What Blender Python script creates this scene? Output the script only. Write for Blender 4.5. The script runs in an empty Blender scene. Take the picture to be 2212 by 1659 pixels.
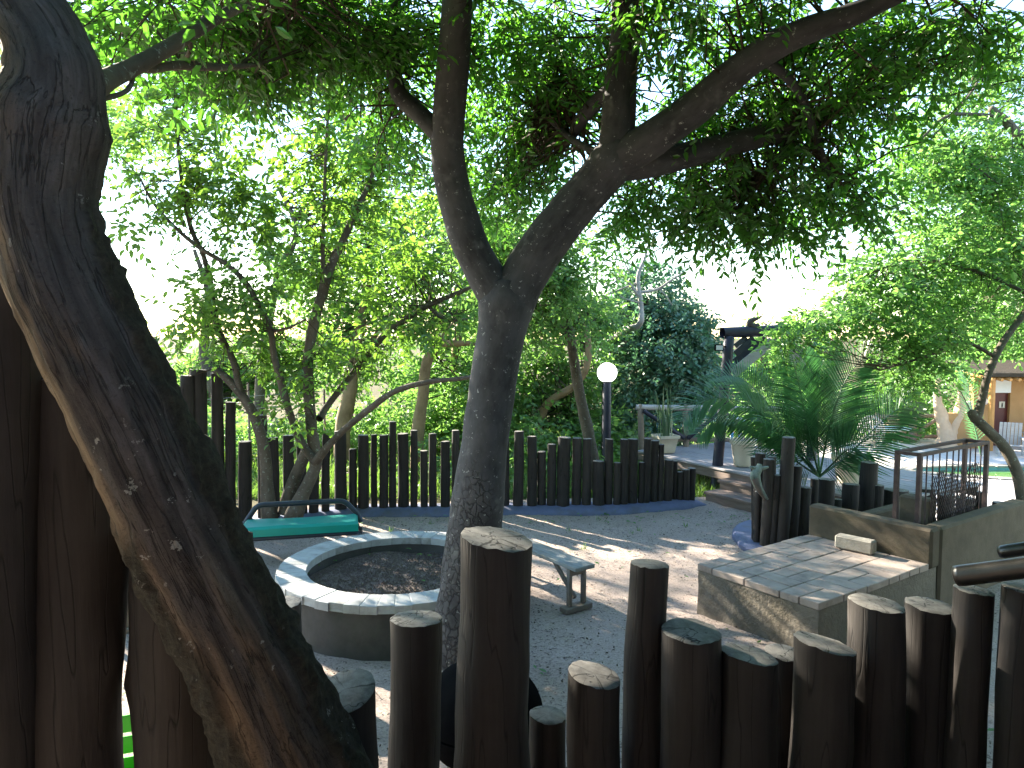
import bpy, math, random
import numpy as np
from mathutils import Vector, Matrix
from mathutils.geometry import tessellate_polygon

random.seed(7)
scene = bpy.context.scene
col = scene.collection

# ------------------------------------------------------------------ camera
EYE = 2.4                      # metres above the courtyard
F = 1560.0                     # focal length in photo pixels (2212 wide)
PITCH = math.atan(104.5 / F)
cam_d = bpy.data.cameras.new('camera')
cam = bpy.data.objects.new('camera', cam_d)
col.objects.link(cam)
cam.location = (0, 0, EYE)
cam.rotation_euler = (math.pi / 2 - PITCH, 0, 0)
cam_d.sensor_fit = 'HORIZONTAL'
cam_d.sensor_width = 36.0
cam_d.lens = 36.0 * F / 2212.0
cam_d.clip_start = 0.05
cam_d.clip_end = 2000
scene.camera = cam

# ------------------------------------------------------------------ light
SUN_EL = math.radians(24.0)
SUN_AZ = math.radians(-47.0)   # measured from +Y, negative = to the left
to_sun = Vector((math.sin(SUN_AZ) * math.cos(SUN_EL), math.cos(SUN_AZ) * math.cos(SUN_EL), math.sin(SUN_EL)))
world = bpy.data.worlds.new('World')
scene.world = world
world.use_nodes = True
wn = world.node_tree
bg = wn.nodes['Background']
sky = wn.nodes.new('ShaderNodeTexSky')
sky.sky_type = 'NISHITA'
sky.sun_disc = False
sky.sun_elevation = SUN_EL
sky.sun_rotation = SUN_AZ
sky.air_density = 1.2
sky.dust_density = 0.12
sky.ozone_density = 2.0
wn.links.new(sky.outputs['Color'], bg.inputs['Color'])
bg.inputs['Strength'].default_value = 0.085
sun_d = bpy.data.lights.new('sun', 'SUN')
sun_d.energy = 4.8
sun_d.angle = math.radians(0.55)
sun_d.color = (1.0, 0.90, 0.74)
sun = bpy.data.objects.new('sun', sun_d)
col.objects.link(sun)
sun.rotation_euler = to_sun.to_track_quat('Z', 'Y').to_euler()
sun.location = to_sun * 60

vs = scene.view_settings
vs.view_transform = 'Standard'
vs.look = 'None'
vs.exposure = 3.0
vs.gamma = 1.0
vs.use_curve_mapping = False
cy = scene.cycles
cy.use_denoising = True
cy.max_bounces = 8
cy.diffuse_bounces = 3
cy.glossy_bounces = 3
cy.transmission_bounces = 5
cy.transparent_max_bounces = 6
cy.caustics_reflective = False
cy.caustics_refractive = False
cy.sample_clamp_indirect = 6.0

# ------------------------------------------------------------------ helpers
CP, SP = math.cos(PITCH), math.sin(PITCH)
def ray(px, py):
    xc = (px - 1106.0) / F; yc = (829.5 - py) / F
    return Vector((xc, CP + yc * SP, -SP + yc * CP))
def at(px, py, D):
    r = ray(px, py); return Vector((0, 0, EYE)) + r * (D / r.y)
def onz(px, py, z=0.0):
    r = ray(px, py); return Vector((0, 0, EYE)) + r * ((z - EYE) / r.z)
def pxm(w, D):
    return w * D / F

def tag(o, label=None, cat=None, group=None, kind=None):
    if label: o['label'] = label
    if cat: o['category'] = cat
    if group: o['group'] = group
    if kind: o['kind'] = kind
    return o
def thing(name, label, cat, loc=(0, 0, 0), rz=0.0, group=None):
    o = bpy.data.objects.new(name, None); col.objects.link(o)
    o.location = loc; o.rotation_euler = (0, 0, rz); o.empty_display_size = 0.1
    return tag(o, label, cat, group)
def link(name, me, parent=None, loc=(0, 0, 0), world=False):
    """world=True: mesh coordinates are world ones although a parent is set"""
    o = bpy.data.objects.new(name, me); col.objects.link(o)
    o.location = loc
    if parent is not None:
        o.parent = parent
        if world:
            M = Matrix.Identity(4); p = parent
            chain = []
            while p is not None:
                chain.append(p); p = p.parent
            for p in reversed(chain):
                M = M @ p.matrix_parent_inverse @ Matrix.LocRotScale(p.location, p.rotation_euler, p.scale)
            o.matrix_parent_inverse = M.inverted()
    return o

def _hash(ix, iy, iz, seed):
    h = (ix.astype(np.int64) * 374761393 + iy.astype(np.int64) * 668265263 + iz.astype(np.int64) * 2147483647 + seed * 1274126177) & 0xffffffff
    h = ((h ^ (h >> 13)) * 1274126177) & 0xffffffff
    h = h ^ (h >> 16)
    return (h & 0xffff) / 65535.0
def vnoise(p, scale=1.0, seed=0):
    q = np.asarray(p, float) * scale
    i = np.floor(q).astype(np.int64); f = q - i; f = f * f * (3 - 2 * f)
    r = 0
    for dx in (0, 1):
        for dy in (0, 1):
            for dz in (0, 1):
                w = (f[..., 0] if dx else 1 - f[..., 0]) * (f[..., 1] if dy else 1 - f[..., 1]) * (f[..., 2] if dz else 1 - f[..., 2])
                r = r + w * _hash(i[..., 0] + dx, i[..., 1] + dy, i[..., 2] + dz, seed)
    return r * 2 - 1
def fbm(p, scale=1.0, oct=3, seed=0):
    r = 0; a = 1.0; t = 0
    for k in range(oct):
        r = r + a * vnoise(p, scale * 2 ** k, seed + k); t += a; a *= .5
    return r / t
def sstep(a, b, x):
    t = np.clip((x - a) / (b - a), 0, 1); return t * t * (3 - 2 * t)

def mesh_np(name, V, Q, mat, smooth=True, attrs=None, mats=None):
    """V (n,3), Q list of (m,k) index arrays"""
    if isinstance(Q, np.ndarray): Q = [Q]
    me = bpy.data.meshes.new(name)
    V = np.asarray(V, np.float32)
    me.vertices.add(len(V)); me.vertices.foreach_set('co', V.ravel())
    tot = sum(q.size for q in Q); nf = sum(len(q) for q in Q)
    me.loops.add(tot); me.polygons.add(nf)
    me.loops.foreach_set('vertex_index', np.concatenate([q.ravel() for q in Q]).astype(np.int32))
    ls = []; off = 0
    for q in Q:
        ls.append(off + np.arange(len(q)) * q.shape[1]); off += q.size
    me.polygons.foreach_set('loop_start', np.concatenate(ls).astype(np.int32))
    me.polygons.foreach_set('use_smooth', np.full(nf, smooth))
    for m in (mat if isinstance(mat, (list, tuple)) else [mat]): me.materials.append(m)
    if mats is not None: me.polygons.foreach_set('material_index', np.asarray(mats, np.int32))
    for k, a in (attrs or {}).items():
        a = np.asarray(a, np.float32)
        if a.ndim == 1:
            at_ = me.attributes.new(k, 'FLOAT', 'POINT'); at_.data.foreach_set('value', a)
        else:
            at_ = me.attributes.new(k, 'FLOAT_VECTOR', 'POINT'); at_.data.foreach_set('vector', a.ravel())
    me.update(calc_edges=True)
    return me

class MB:
    """collects boxes, bars and polygons; build() links them as one mesh"""
    def __init__(s): s.v = []; s.f = []
    def poly(s, pts, faces):
        b = len(s.v); s.v += [tuple(p) for p in pts]; s.f += [tuple(b + i for i in f) for f in faces]; return s
    def box(s, c, size, rz=0.0, M=None, bev=0.0):
        hx, hy, hz = size[0] / 2, size[1] / 2, size[2] / 2
        R = (M if M is not None else Matrix.Rotation(rz, 3, 'Z')); c = Vector(c)
        if bev <= 0:
            P = [c + R @ Vector((x, y, z)) for z in (-hz, hz) for x, y in ((-hx, -hy), (hx, -hy), (hx, hy), (-hx, hy))]
            return s.poly(P, [(3, 2, 1, 0), (4, 5, 6, 7), (0, 1, 5, 4), (1, 2, 6, 5), (2, 3, 7, 6), (3, 0, 4, 7)])
        # chamfered box, 24 verts
        b = min(bev, hx * .6, hy * .6, hz * .6); P = []; idx = {}
        for sx in (-1, 1):
            for sy in (-1, 1):
                for sz in (-1, 1):
                    for ax in range(3):
                        q = [hx - b, hy - b, hz - b]; q[ax] = (hx, hy, hz)[ax]
                        idx[(sx, sy, sz, ax)] = len(P); P.append(c + R @ Vector((q[0] * sx, q[1] * sy, q[2] * sz)))
        Fc = []
        for ax in range(3):
            o1, o2 = [a for a in range(3) if a != ax]
            for sg in (-1, 1):
                q = []
                for a, bb in ((-1, -1), (1, -1), (1, 1), (-1, 1)):
                    k = [0, 0, 0]; k[ax] = sg; k[o1] = a; k[o2] = bb; q.append(idx[(k[0], k[1], k[2], ax)])
                fl = (sg > 0) == (ax != 1)
                Fc.append(tuple(q) if fl else tuple(reversed(q)))
        for ax in range(3):
            o1, o2 = [a for a in range(3) if a != ax]
            for a in (-1, 1):
                for bb in (-1, 1):
                    k0 = [0, 0, 0]; k0[ax] = -1; k0[o1] = a; k0[o2] = bb
                    k1 = list(k0); k1[ax] = 1
                    q = (idx[(*k0, o1)], idx[(*k1, o1)], idx[(*k1, o2)], idx[(*k0, o2)])
                    v0, v1, v2 = (Vector(P[i]) for i in q[:3]); nrm = (v1 - v0).cross(v2 - v1)
                    mid = sum((Vector(P[i]) for i in q), Vector()) / 4 - c
                    Fc.append(q if nrm.dot(mid) > 0 else tuple(reversed(q)))
        for sx in (-1, 1):
            for sy in (-1, 1):
                for sz in (-1, 1):
                    q = (idx[(sx, sy, sz, 0)], idx[(sx, sy, sz, 1)], idx[(sx, sy, sz, 2)])
                    Fc.append(q if sx * sy * sz > 0 else tuple(reversed(q)))
        return s.poly(P, Fc)
    def bar(s, p0, p1, r, n=8, r1=None, cap=True):
        return s.pipe([p0, p1], [r, r if r1 is None else r1], n, cap)
    def pipe(s, pts, rad, n=8, cap=True):
        V, Q = tube_arrays([Vector(p) for p in pts], rad, n)
        fs = [tuple(int(i) for i in q) for q in Q]
        if cap:
            fs.append(tuple(reversed(range(n)))); m = len(V) - n; fs.append(tuple(range(m, m + n)))
        return s.poly(V.tolist(), fs)
    def build(s, name, mat, parent=None, smooth=False, world=False, loc=(0, 0, 0)):
        me = bpy.data.meshes.new(name); me.from_pydata([tuple(v) for v in s.v], [], s.f)
        me.materials.append(mat)
        if smooth:
            for p in me.polygons: p.use_smooth = True
            try: me.set_sharp_from_angle(angle=math.radians(42))
            except Exception: pass
        return link(name, me, parent, loc, world)

def frames(P):
    n = len(P); T = []
    for i in range(n):
        T.append((P[min(i + 1, n - 1)] - P[max(i - 1, 0)]).normalized())
    ref = Vector((0, 0, 1)) if abs(T[0].z) < .9 else Vector((1, 0, 0))
    N = [(ref - T[0] * ref.dot(T[0])).normalized()]
    for i in range(1, n):
        v = N[-1] - T[i] * N[-1].dot(T[i]); N.append(v.normalized())
    return T, N, [T[i].cross(N[i]) for i in range(n)]
def tube_arrays(P, rad, n):
    T, N, B = frames(P); V = []
    for i, p in enumerate(P):
        for k in range(n):
            a = 2 * math.pi * k / n; V.append(p + (N[i] * math.cos(a) + B[i] * math.sin(a)) * rad[i])
    Q = []
    for i in range(len(P) - 1):
        for k in range(n):
            Q.append((i * n + k, i * n + (k + 1) % n, (i + 1) * n + (k + 1) % n, (i + 1) * n + k))
    return np.array([tuple(v) for v in V]), np.array(Q)
def catmull(P, R, step):
    """smooth resample of a polyline with radii"""
    P = [Vector(p) for p in P]; out = []; ro = []
    n = len(P)
    for i in range(n - 1):
        p0 = P[i - 1] if i else P[0] * 2 - P[1]; p1 = P[i]; p2 = P[i + 1]; p3 = P[i + 2] if i + 2 < n else P[-1] * 2 - P[-2]
        m = max(2, int((p2 - p1).length / step))
        for k in range(m):
            t = k / m; t2 = t * t; t3 = t2 * t
            out.append(.5 * ((2 * p1) + (p2 - p0) * t + (2 * p0 - 5 * p1 + 4 * p2 - p3) * t2 + (3 * p1 - p0 - 3 * p2 + p3) * t3))
            ro.append(R[i] + (R[i + 1] - R[i]) * (t * t * (3 - 2 * t)))
    out.append(P[-1]); ro.append(R[-1])
    return out, ro
def limb_mesh(name, pts, mat, n=10, step=.08, rough=.06, seed=0, cap=True, freq=6.0):
    """pts: (Vector, radius) list -> knobbly tapered limb with seamless 'tc' coordinates"""
    P, R = catmull([p for p, r in pts], [r for p, r in pts], step)
    T, N, B = frames(P); m = len(P)
    ang = np.arange(n) * 2 * math.pi / n
    C = np.array([tuple(p) for p in P]); Nn = np.array([tuple(v) for v in N]); Bb = np.array([tuple(v) for v in B]); Rr = np.array(R)
    dirs = Nn[:, None, :] * np.cos(ang)[None, :, None] + Bb[:, None, :] * np.sin(ang)[None, :, None]
    base = C[:, None, :] + dirs * Rr[:, None, None]
    ns = fbm(base, freq, 3, seed) * rough * 2 + vnoise(base, freq * .35, seed + 9) * rough
    V = C[:, None, :] + dirs * (Rr[:, None] * (1 + ns))[:, :, None]
    L = np.concatenate([[0], np.cumsum(np.linalg.norm(np.diff(C, axis=0), axis=1))])
    tc = np.stack([np.cos(ang)[None, :] * Rr[:, None], np.sin(ang)[None, :] * Rr[:, None], np.repeat(L[:, None], n, 1)], -1).reshape(-1, 3)
    i = np.arange(m - 1)[:, None] * n; k = np.arange(n)[None, :]; k1 = (k + 1) % n
    Q = np.stack([i + k, i + k1, i + n + k1, i + n + k], -1).reshape(-1, 4)
    V = V.reshape(-1, 3)
    Qs = [Q]
    if cap:
        V = np.concatenate([V, [C[-1] + np.array(tuple(T[-1])) * R[-1] * .5]]); tc = np.concatenate([tc, [[0, 0, L[-1]]]])
        c = len(V) - 1; b = (m - 1) * n
        Qs.append(np.stack([b + np.arange(n), b + (np.arange(n) + 1) % n, np.full(n, c)], -1))
    return mesh_np(name, V, Qs, mat, True, {'tc': tc})

# ------------------------------------------------------------------ materials
def new_mat(name):
    m = bpy.data.materials.new(name); m.use_nodes = True
    nt = m.node_tree; nt.nodes.clear()
    out = nt.nodes.new('ShaderNodeOutputMaterial')
    return m, nt, out
def N_(nt, t, **kw):
    n = nt.nodes.new(t)
    for k, v in kw.items(): setattr(n, k, v)
    return n
def ramp(nt, fac, stops):
    r = nt.nodes.new('ShaderNodeValToRGB'); e = r.color_ramp.elements
    while len(e) < len(stops): e.new(.5)
    for el, (p, c) in zip(e, stops):
        el.position = p; el.color = (*c, 1) if len(c) == 3 else c
    nt.links.new(fac, r.inputs[0]); return r.outputs[0]
def tex(nt, vec, scale, detail=4, rough=.6, kind='noise', **kw):
    if kind == 'noise':
        t = nt.nodes.new('ShaderNodeTexNoise'); t.inputs['Scale'].default_value = scale
        t.inputs['Detail'].default_value = detail; t.inputs['Roughness'].default_value = rough
        if 'dist' in kw: t.inputs['Distortion'].default_value = kw['dist']
        o = t.outputs['Fac']
    else:
        t = nt.nodes.new('ShaderNodeTexVoronoi'); t.inputs['Scale'].default_value = scale
        t.feature = kw.get('feature', 'F1'); o = t.outputs['Distance']
    if vec is not None: nt.links.new(vec, t.inputs['Vector'])
    return o
def coords(nt, kind='Object', scale=(1, 1, 1), rnd=False):
    if kind == 'tc':
        a = nt.nodes.new('ShaderNodeAttribute'); a.attribute_name = 'tc'; o = a.outputs['Vector']
    elif kind == 'Position':
        o = nt.nodes.new('ShaderNodeNewGeometry').outputs['Position']
    else:
        o = nt.nodes.new('ShaderNodeTexCoord').outputs[kind]
    if rnd:
        oi = nt.nodes.new('ShaderNodeObjectInfo'); c = nt.nodes.new('ShaderNodeVectorMath'); c.operation = 'MULTIPLY_ADD'
        nt.links.new(oi.outputs['Random'], c.inputs[0]); c.inputs[1].default_value = (37, 91, 53)
        nt.links.new(o, c.inputs[2]); o = c.outputs[0]
    mp = nt.nodes.new('ShaderNodeMapping'); mp.inputs['Scale'].default_value = scale
    nt.links.new(o, mp.inputs['Vector']); return mp.outputs[0]
def math_(nt, op, a, b=None, c=None):
    n = nt.nodes.new('ShaderNodeMath'); n.operation = op
    for i, v in enumerate((a, b, c)):
        if v is None: continue
        if isinstance(v, (int, float)): n.inputs[i].default_value = v
        else: nt.links.new(v, n.inputs[i])
    return n.outputs[0]
def mix(nt, fac, a, b, blend='MIX'):
    n = nt.nodes.new('ShaderNodeMixRGB'); n.blend_type = blend
    for i, v in enumerate((fac, a, b)):
        if isinstance(v, (int, float)): n.inputs[i].default_value = v
        elif isinstance(v, tuple): n.inputs[i].default_value = (*v, 1)
        else: nt.links.new(v, n.inputs[i])
    return n.outputs[0]
def finish(nt, out, color, rough=.8, bump=None, bstr=.4, bdist=.01, spec=.3, metal=0.0):
    p = nt.nodes.new('ShaderNodeBsdfPrincipled')
    if isinstance(color, tuple): p.inputs['Base Color'].default_value = (*color, 1)
    else: nt.links.new(color, p.inputs['Base Color'])
    if isinstance(rough, (int, float)): p.inputs['Roughness'].default_value = rough
    else: nt.links.new(rough, p.inputs['Roughness'])
    p.inputs['Specular IOR Level'].default_value = spec; p.inputs['Metallic'].default_value = metal
    if bump is not None:
        b = nt.nodes.new('ShaderNodeBump'); b.inputs['Strength'].default_value = bstr; b.inputs['Distance'].default_value = bdist
        nt.links.new(bump, b.inputs['Height']); nt.links.new(b.outputs[0], p.inputs['Normal'])
    nt.links.new(p.outputs[0], out.inputs['Surface']); return p

def mottled(name, c0, c1, scale=6, rough=.8, bscale=60, bstr=.3, bdist=.004, spec=.25, metal=0.0, kind='Object', sc=(1, 1, 1), rnd=True, dirt=None):
    m, nt, out = new_mat(name); v = coords(nt, kind, sc, rnd)
    n1 = tex(nt, v, scale, 6, .65); c = ramp(nt, n1, [(.3, c0), (.7, c1)])
    if dirt:
        d = tex(nt, v, scale * .45, 5, .7); dm = ramp(nt, d, [(.5, (0, 0, 0)), (.68, (1, 1, 1))]); c = mix(nt, dm, c, dirt)
    n2 = tex(nt, v, bscale, 5, .7)
    finish(nt, out, c, rough, n2, bstr, bdist, spec, metal); return m

def mat_log():
    m, nt, out = new_mat('stained_log'); v = coords(nt, 'Object', (1, 1, 1), True); vs_ = coords(nt, 'Object', (14, 14, .9), True)
    a = tex(nt, vs_, 2.2, 6, .6); b = tex(nt, v, 5, 5, .6)
    c = ramp(nt, a, [(.25, (.015, .0125, .012)), (.55, (.028, .024, .022)), (.8, (.047, .040, .036))])
    c = mix(nt, ramp(nt, b, [(.35, (0, 0, 0)), (.75, (.6, .6, .6))]), c, (.042, .037, .034))
    crack = tex(nt, coords(nt, 'Object', (9, 9, .55), True), 1.6, 2, .4)
    cm = ramp(nt, crack, [(.485, (1, 1, 1)), (.5, (0, 0, 0)), (.515, (1, 1, 1))])
    h = mix(nt, .35, a, cm)
    c = mix(nt, 1.0, c, ramp(nt, crack, [(.488, (1, 1, 1)), (.5, (.35, .35, .35)), (.512, (1, 1, 1))]), 'MULTIPLY')
    oi = nt.nodes.new('ShaderNodeObjectInfo'); c = mix(nt, 1.0, c, ramp(nt, oi.outputs['Random'], [(0, (.75, .75, .76)), (.5, (.95, .95, .95)), (1, (1.2, 1.17, 1.14))]), 'MULTIPLY')
    finish(nt, out, c, .72, h, .6, .008, .3); return m
def mat_cut():
    m, nt, out = new_mat('cut_end_grain'); v = coords(nt, 'Object', (1, 1, 1), False); vr = coords(nt, 'Object', (1, 1, 1), True)
    a = tex(nt, vr, 26, 6, .7); b = tex(nt, vr, 7, 4, .6)
    sep = nt.nodes.new('ShaderNodeVectorMath'); sep.operation = 'LENGTH'; nt.links.new(v, sep.inputs[0])
    ring = math_(nt, 'SINE', math_(nt, 'MULTIPLY_ADD', sep.outputs['Value'], 900, math_(nt, 'MULTIPLY', b, 30)))
    c = ramp(nt, a, [(.25, (.13, .12, .108)), (.5, (.22, .207, .19)), (.8, (.31, .297, .275))])
    c = mix(nt, math_(nt, 'MULTIPLY_ADD', ring, .07, .08), c, (.12, .09, .07))
    blot = tex(nt, vr, 11, 5, .7); c = mix(nt, ramp(nt, blot, [(.5, (0, 0, 0)), (.72, (.75, .75, .75))]), c, (.06, .054, .05))
    sx = nt.nodes.new('ShaderNodeSeparateXYZ'); nt.links.new(v, sx.inputs[0]); oi = nt.nodes.new('ShaderNodeObjectInfo')
    an = nt.nodes.new('ShaderNodeTexNoise'); an.noise_dimensions = '1D'; an.inputs['Scale'].default_value = .75; an.inputs['Detail'].default_value = 3
    nt.links.new(math_(nt, 'ADD', math_(nt, 'ARCTAN2', sx.outputs['Y'], sx.outputs['X']), math_(nt, 'MULTIPLY_ADD', oi.outputs['Random'], 60, math_(nt, 'MULTIPLY', b, .8))), an.inputs['W'])
    rad_c = ramp(nt, an.outputs['Fac'], [(.494, (1, 1, 1)), (.5, (.3, .3, .3)), (.506, (1, 1, 1))]); c = mix(nt, 1.0, c, rad_c, 'MULTIPLY')
    cr = tex(nt, coords(nt, 'Object', (1, 1, 1), True), 3.2, 4, .6)
    cm = ramp(nt, cr, [(.493, (1, 1, 1)), (.5, (.12, .12, .12)), (.507, (1, 1, 1))])
    c = mix(nt, 1.0, c, cm, 'MULTIPLY')
    finish(nt, out, c, .85, mix(nt, .5, a, cm), .5, .004, .2); return m
def mat_bark(name, c0, c1, lichen=(.32, .34, .30), lsc=22, lamt=.63, plates=0.0, rough_b=.7):
    m, nt, out = new_mat(name); v = coords(nt, 'tc'); vl = coords(nt, 'tc', (1, 1, .35)); pos = coords(nt, 'Position')
    a = tex(nt, vl, 16, 7, .65); b = tex(nt, v, 3.2, 4, .6)
    c = ramp(nt, a, [(.3, c0), (.72, c1)])
    c = mix(nt, ramp(nt, b, [(.4, (0, 0, 0)), (.75, (.7, .7, .7))]), c, tuple(x * 1.5 for x in c1))
    sp = tex(nt, pos, lsc, 4, .75); sm = ramp(nt, sp, [(lamt, (0, 0, 0)), (lamt + .035, (1, 1, 1))])
    c = mix(nt, sm, c, lichen)
    big = tex(nt, pos, 7, 3, .6); c = mix(nt, ramp(nt, big, [(.62, (0, 0, 0)), (.75, (.45, .45, .45))]), c, tuple(x * .6 for x in lichen))
    h = a
    if plates:
        # cracked plates, only low on the trunk (attribute tc.z is height along it)
        dn = nt.nodes.new('ShaderNodeTexNoise'); dn.inputs['Scale'].default_value = 14; dn.inputs['Detail'].default_value = 4; nt.links.new(v, dn.inputs['Vector'])
        va = nt.nodes.new('ShaderNodeVectorMath'); va.operation = 'MULTIPLY_ADD'; nt.links.new(dn.outputs['Color'], va.inputs[0]); va.inputs[1].default_value = (.09, .09, .09); nt.links.new(coords(nt, 'tc', (1, 1, .7)), va.inputs[2])
        vv = tex(nt, va.outputs[0], plates * 2.3, kind='voronoi', feature='DISTANCE_TO_EDGE')
        sx = nt.nodes.new('ShaderNodeSeparateXYZ'); nt.links.new(pos, sx.inputs[0])
        lowm = ramp(nt, math_(nt, 'ADD', math_(nt, 'MULTIPLY_ADD', b, 1.6, -.1), math_(nt, 'MULTIPLY', sx.outputs['Z'], -.5)), [(.0, (0, 0, 0)), (.2, (1, 1, 1))])
        edge = ramp(nt, vv, [(.0, (0, 0, 0)), (.05, (.6, .6, .6)), (.13, (1, 1, 1))])
        crk = mix(nt, lowm, (1, 1, 1), edge)
        c = mix(nt, 1.0, c, mix(nt, .7, (1, 1, 1), crk), 'MULTIPLY'); h = mix(nt, .6, a, crk)
    finish(nt, out, c, .85, h, rough_b, .012, .2); return m
def mat_leaf(name, c0, c1, trans, tmix=.5, gloss=.06, nscale=.7):
    m, nt, out = new_mat(name)
    geo = nt.nodes.new('ShaderNodeNewGeometry')
    n1 = tex(nt, geo.outputs['Position'], nscale, 3, .6)
    f = math_(nt, 'MULTIPLY_ADD', geo.outputs['Random Per Island'], .7, math_(nt, 'MULTIPLY_ADD', n1, 1.2, -.45))
    c = ramp(nt, f, [(.1, c0), (.9, c1)])
    ct = mix(nt, .8, c, trans)
    d = nt.nodes.new('ShaderNodeBsdfDiffuse'); t = nt.nodes.new('ShaderNodeBsdfTranslucent'); g = nt.nodes.new('ShaderNodeBsdfGlossy')
    nt.links.new(c, d.inputs[0]); nt.links.new(ct, t.inputs[0]); g.inputs['Roughness'].default_value = .38; g.inputs[0].default_value = (.8, .85, .8, 1)
    m1 = nt.nodes.new('ShaderNodeMixShader'); m1.inputs[0].default_value = tmix
    nt.links.new(d.outputs[0], m1.inputs[1]); nt.links.new(t.outputs[0], m1.inputs[2])
    m2 = nt.nodes.new('ShaderNodeMixShader'); m2.inputs[0].default_value = gloss
    nt.links.new(m1.outputs[0], m2.inputs[1]); nt.links.new(g.outputs[0], m2.inputs[2])
    nt.links.new(m2.outputs[0], out.inputs['Surface']); return m
def mat_sand(name, c0, c1, dark):
    m, nt, out = new_mat(name); v = coords(nt, 'Position')
    a = tex(nt, v, 1.1, 5, .6); b = tex(nt, v, 55, 6, .75); s = tex(nt, v, 38, 3, .6); l = tex(nt, v, .7, 4, .6)
    c = ramp(nt, a, [(.3, c0), (.7, c1)])
    c = mix(nt, ramp(nt, b, [(.35, (.55, .55, .55)), (.6, (0, 0, 0))]), c, dark)
    sm = mix(nt, 1.0, ramp(nt, s, [(.56, (0, 0, 0)), (.62, (.9, .9, .9))]), ramp(nt, l, [(.35, (.1, .1, .1)), (.6, (1, 1, 1))]), 'MULTIPLY')
    c = mix(nt, sm, c, dark)
    finish(nt, out, c, .95, b, .7, .012, .1); return m
def mat_emit(name, c, strength):
    m, nt, out = new_mat(name); p = finish(nt, out, c, .3)
    p.inputs['Emission Color'].default_value = (*c, 1); p.inputs['Emission Strength'].default_value = strength; return m
def mat_brickpave(name):
    m, nt, out = new_mat(name); v = coords(nt, 'Position', (1, 1, 1))
    br = nt.nodes.new('ShaderNodeTexBrick'); nt.links.new(v, br.inputs['Vector']); br.inputs['Scale'].default_value = 4.5
    br.inputs['Color1'].default_value = (.58, .52, .47, 1); br.inputs['Color2'].default_value = (.50, .44, .40, 1); br.inputs['Mortar'].default_value = (.36, .32, .3, 1)
    br.inputs['Mortar Size'].default_value = .02
    n = tex(nt, v, 2.2, 5, .6); c = mix(nt, ramp(nt, n, [(.3, (0, 0, 0)), (.7, (.5, .5, .5))]), br.outputs['Color'], (.62, .58, .54))
    finish(nt, out, c, .85, br.outputs['Fac'], .3, .003, .2); return m

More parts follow.
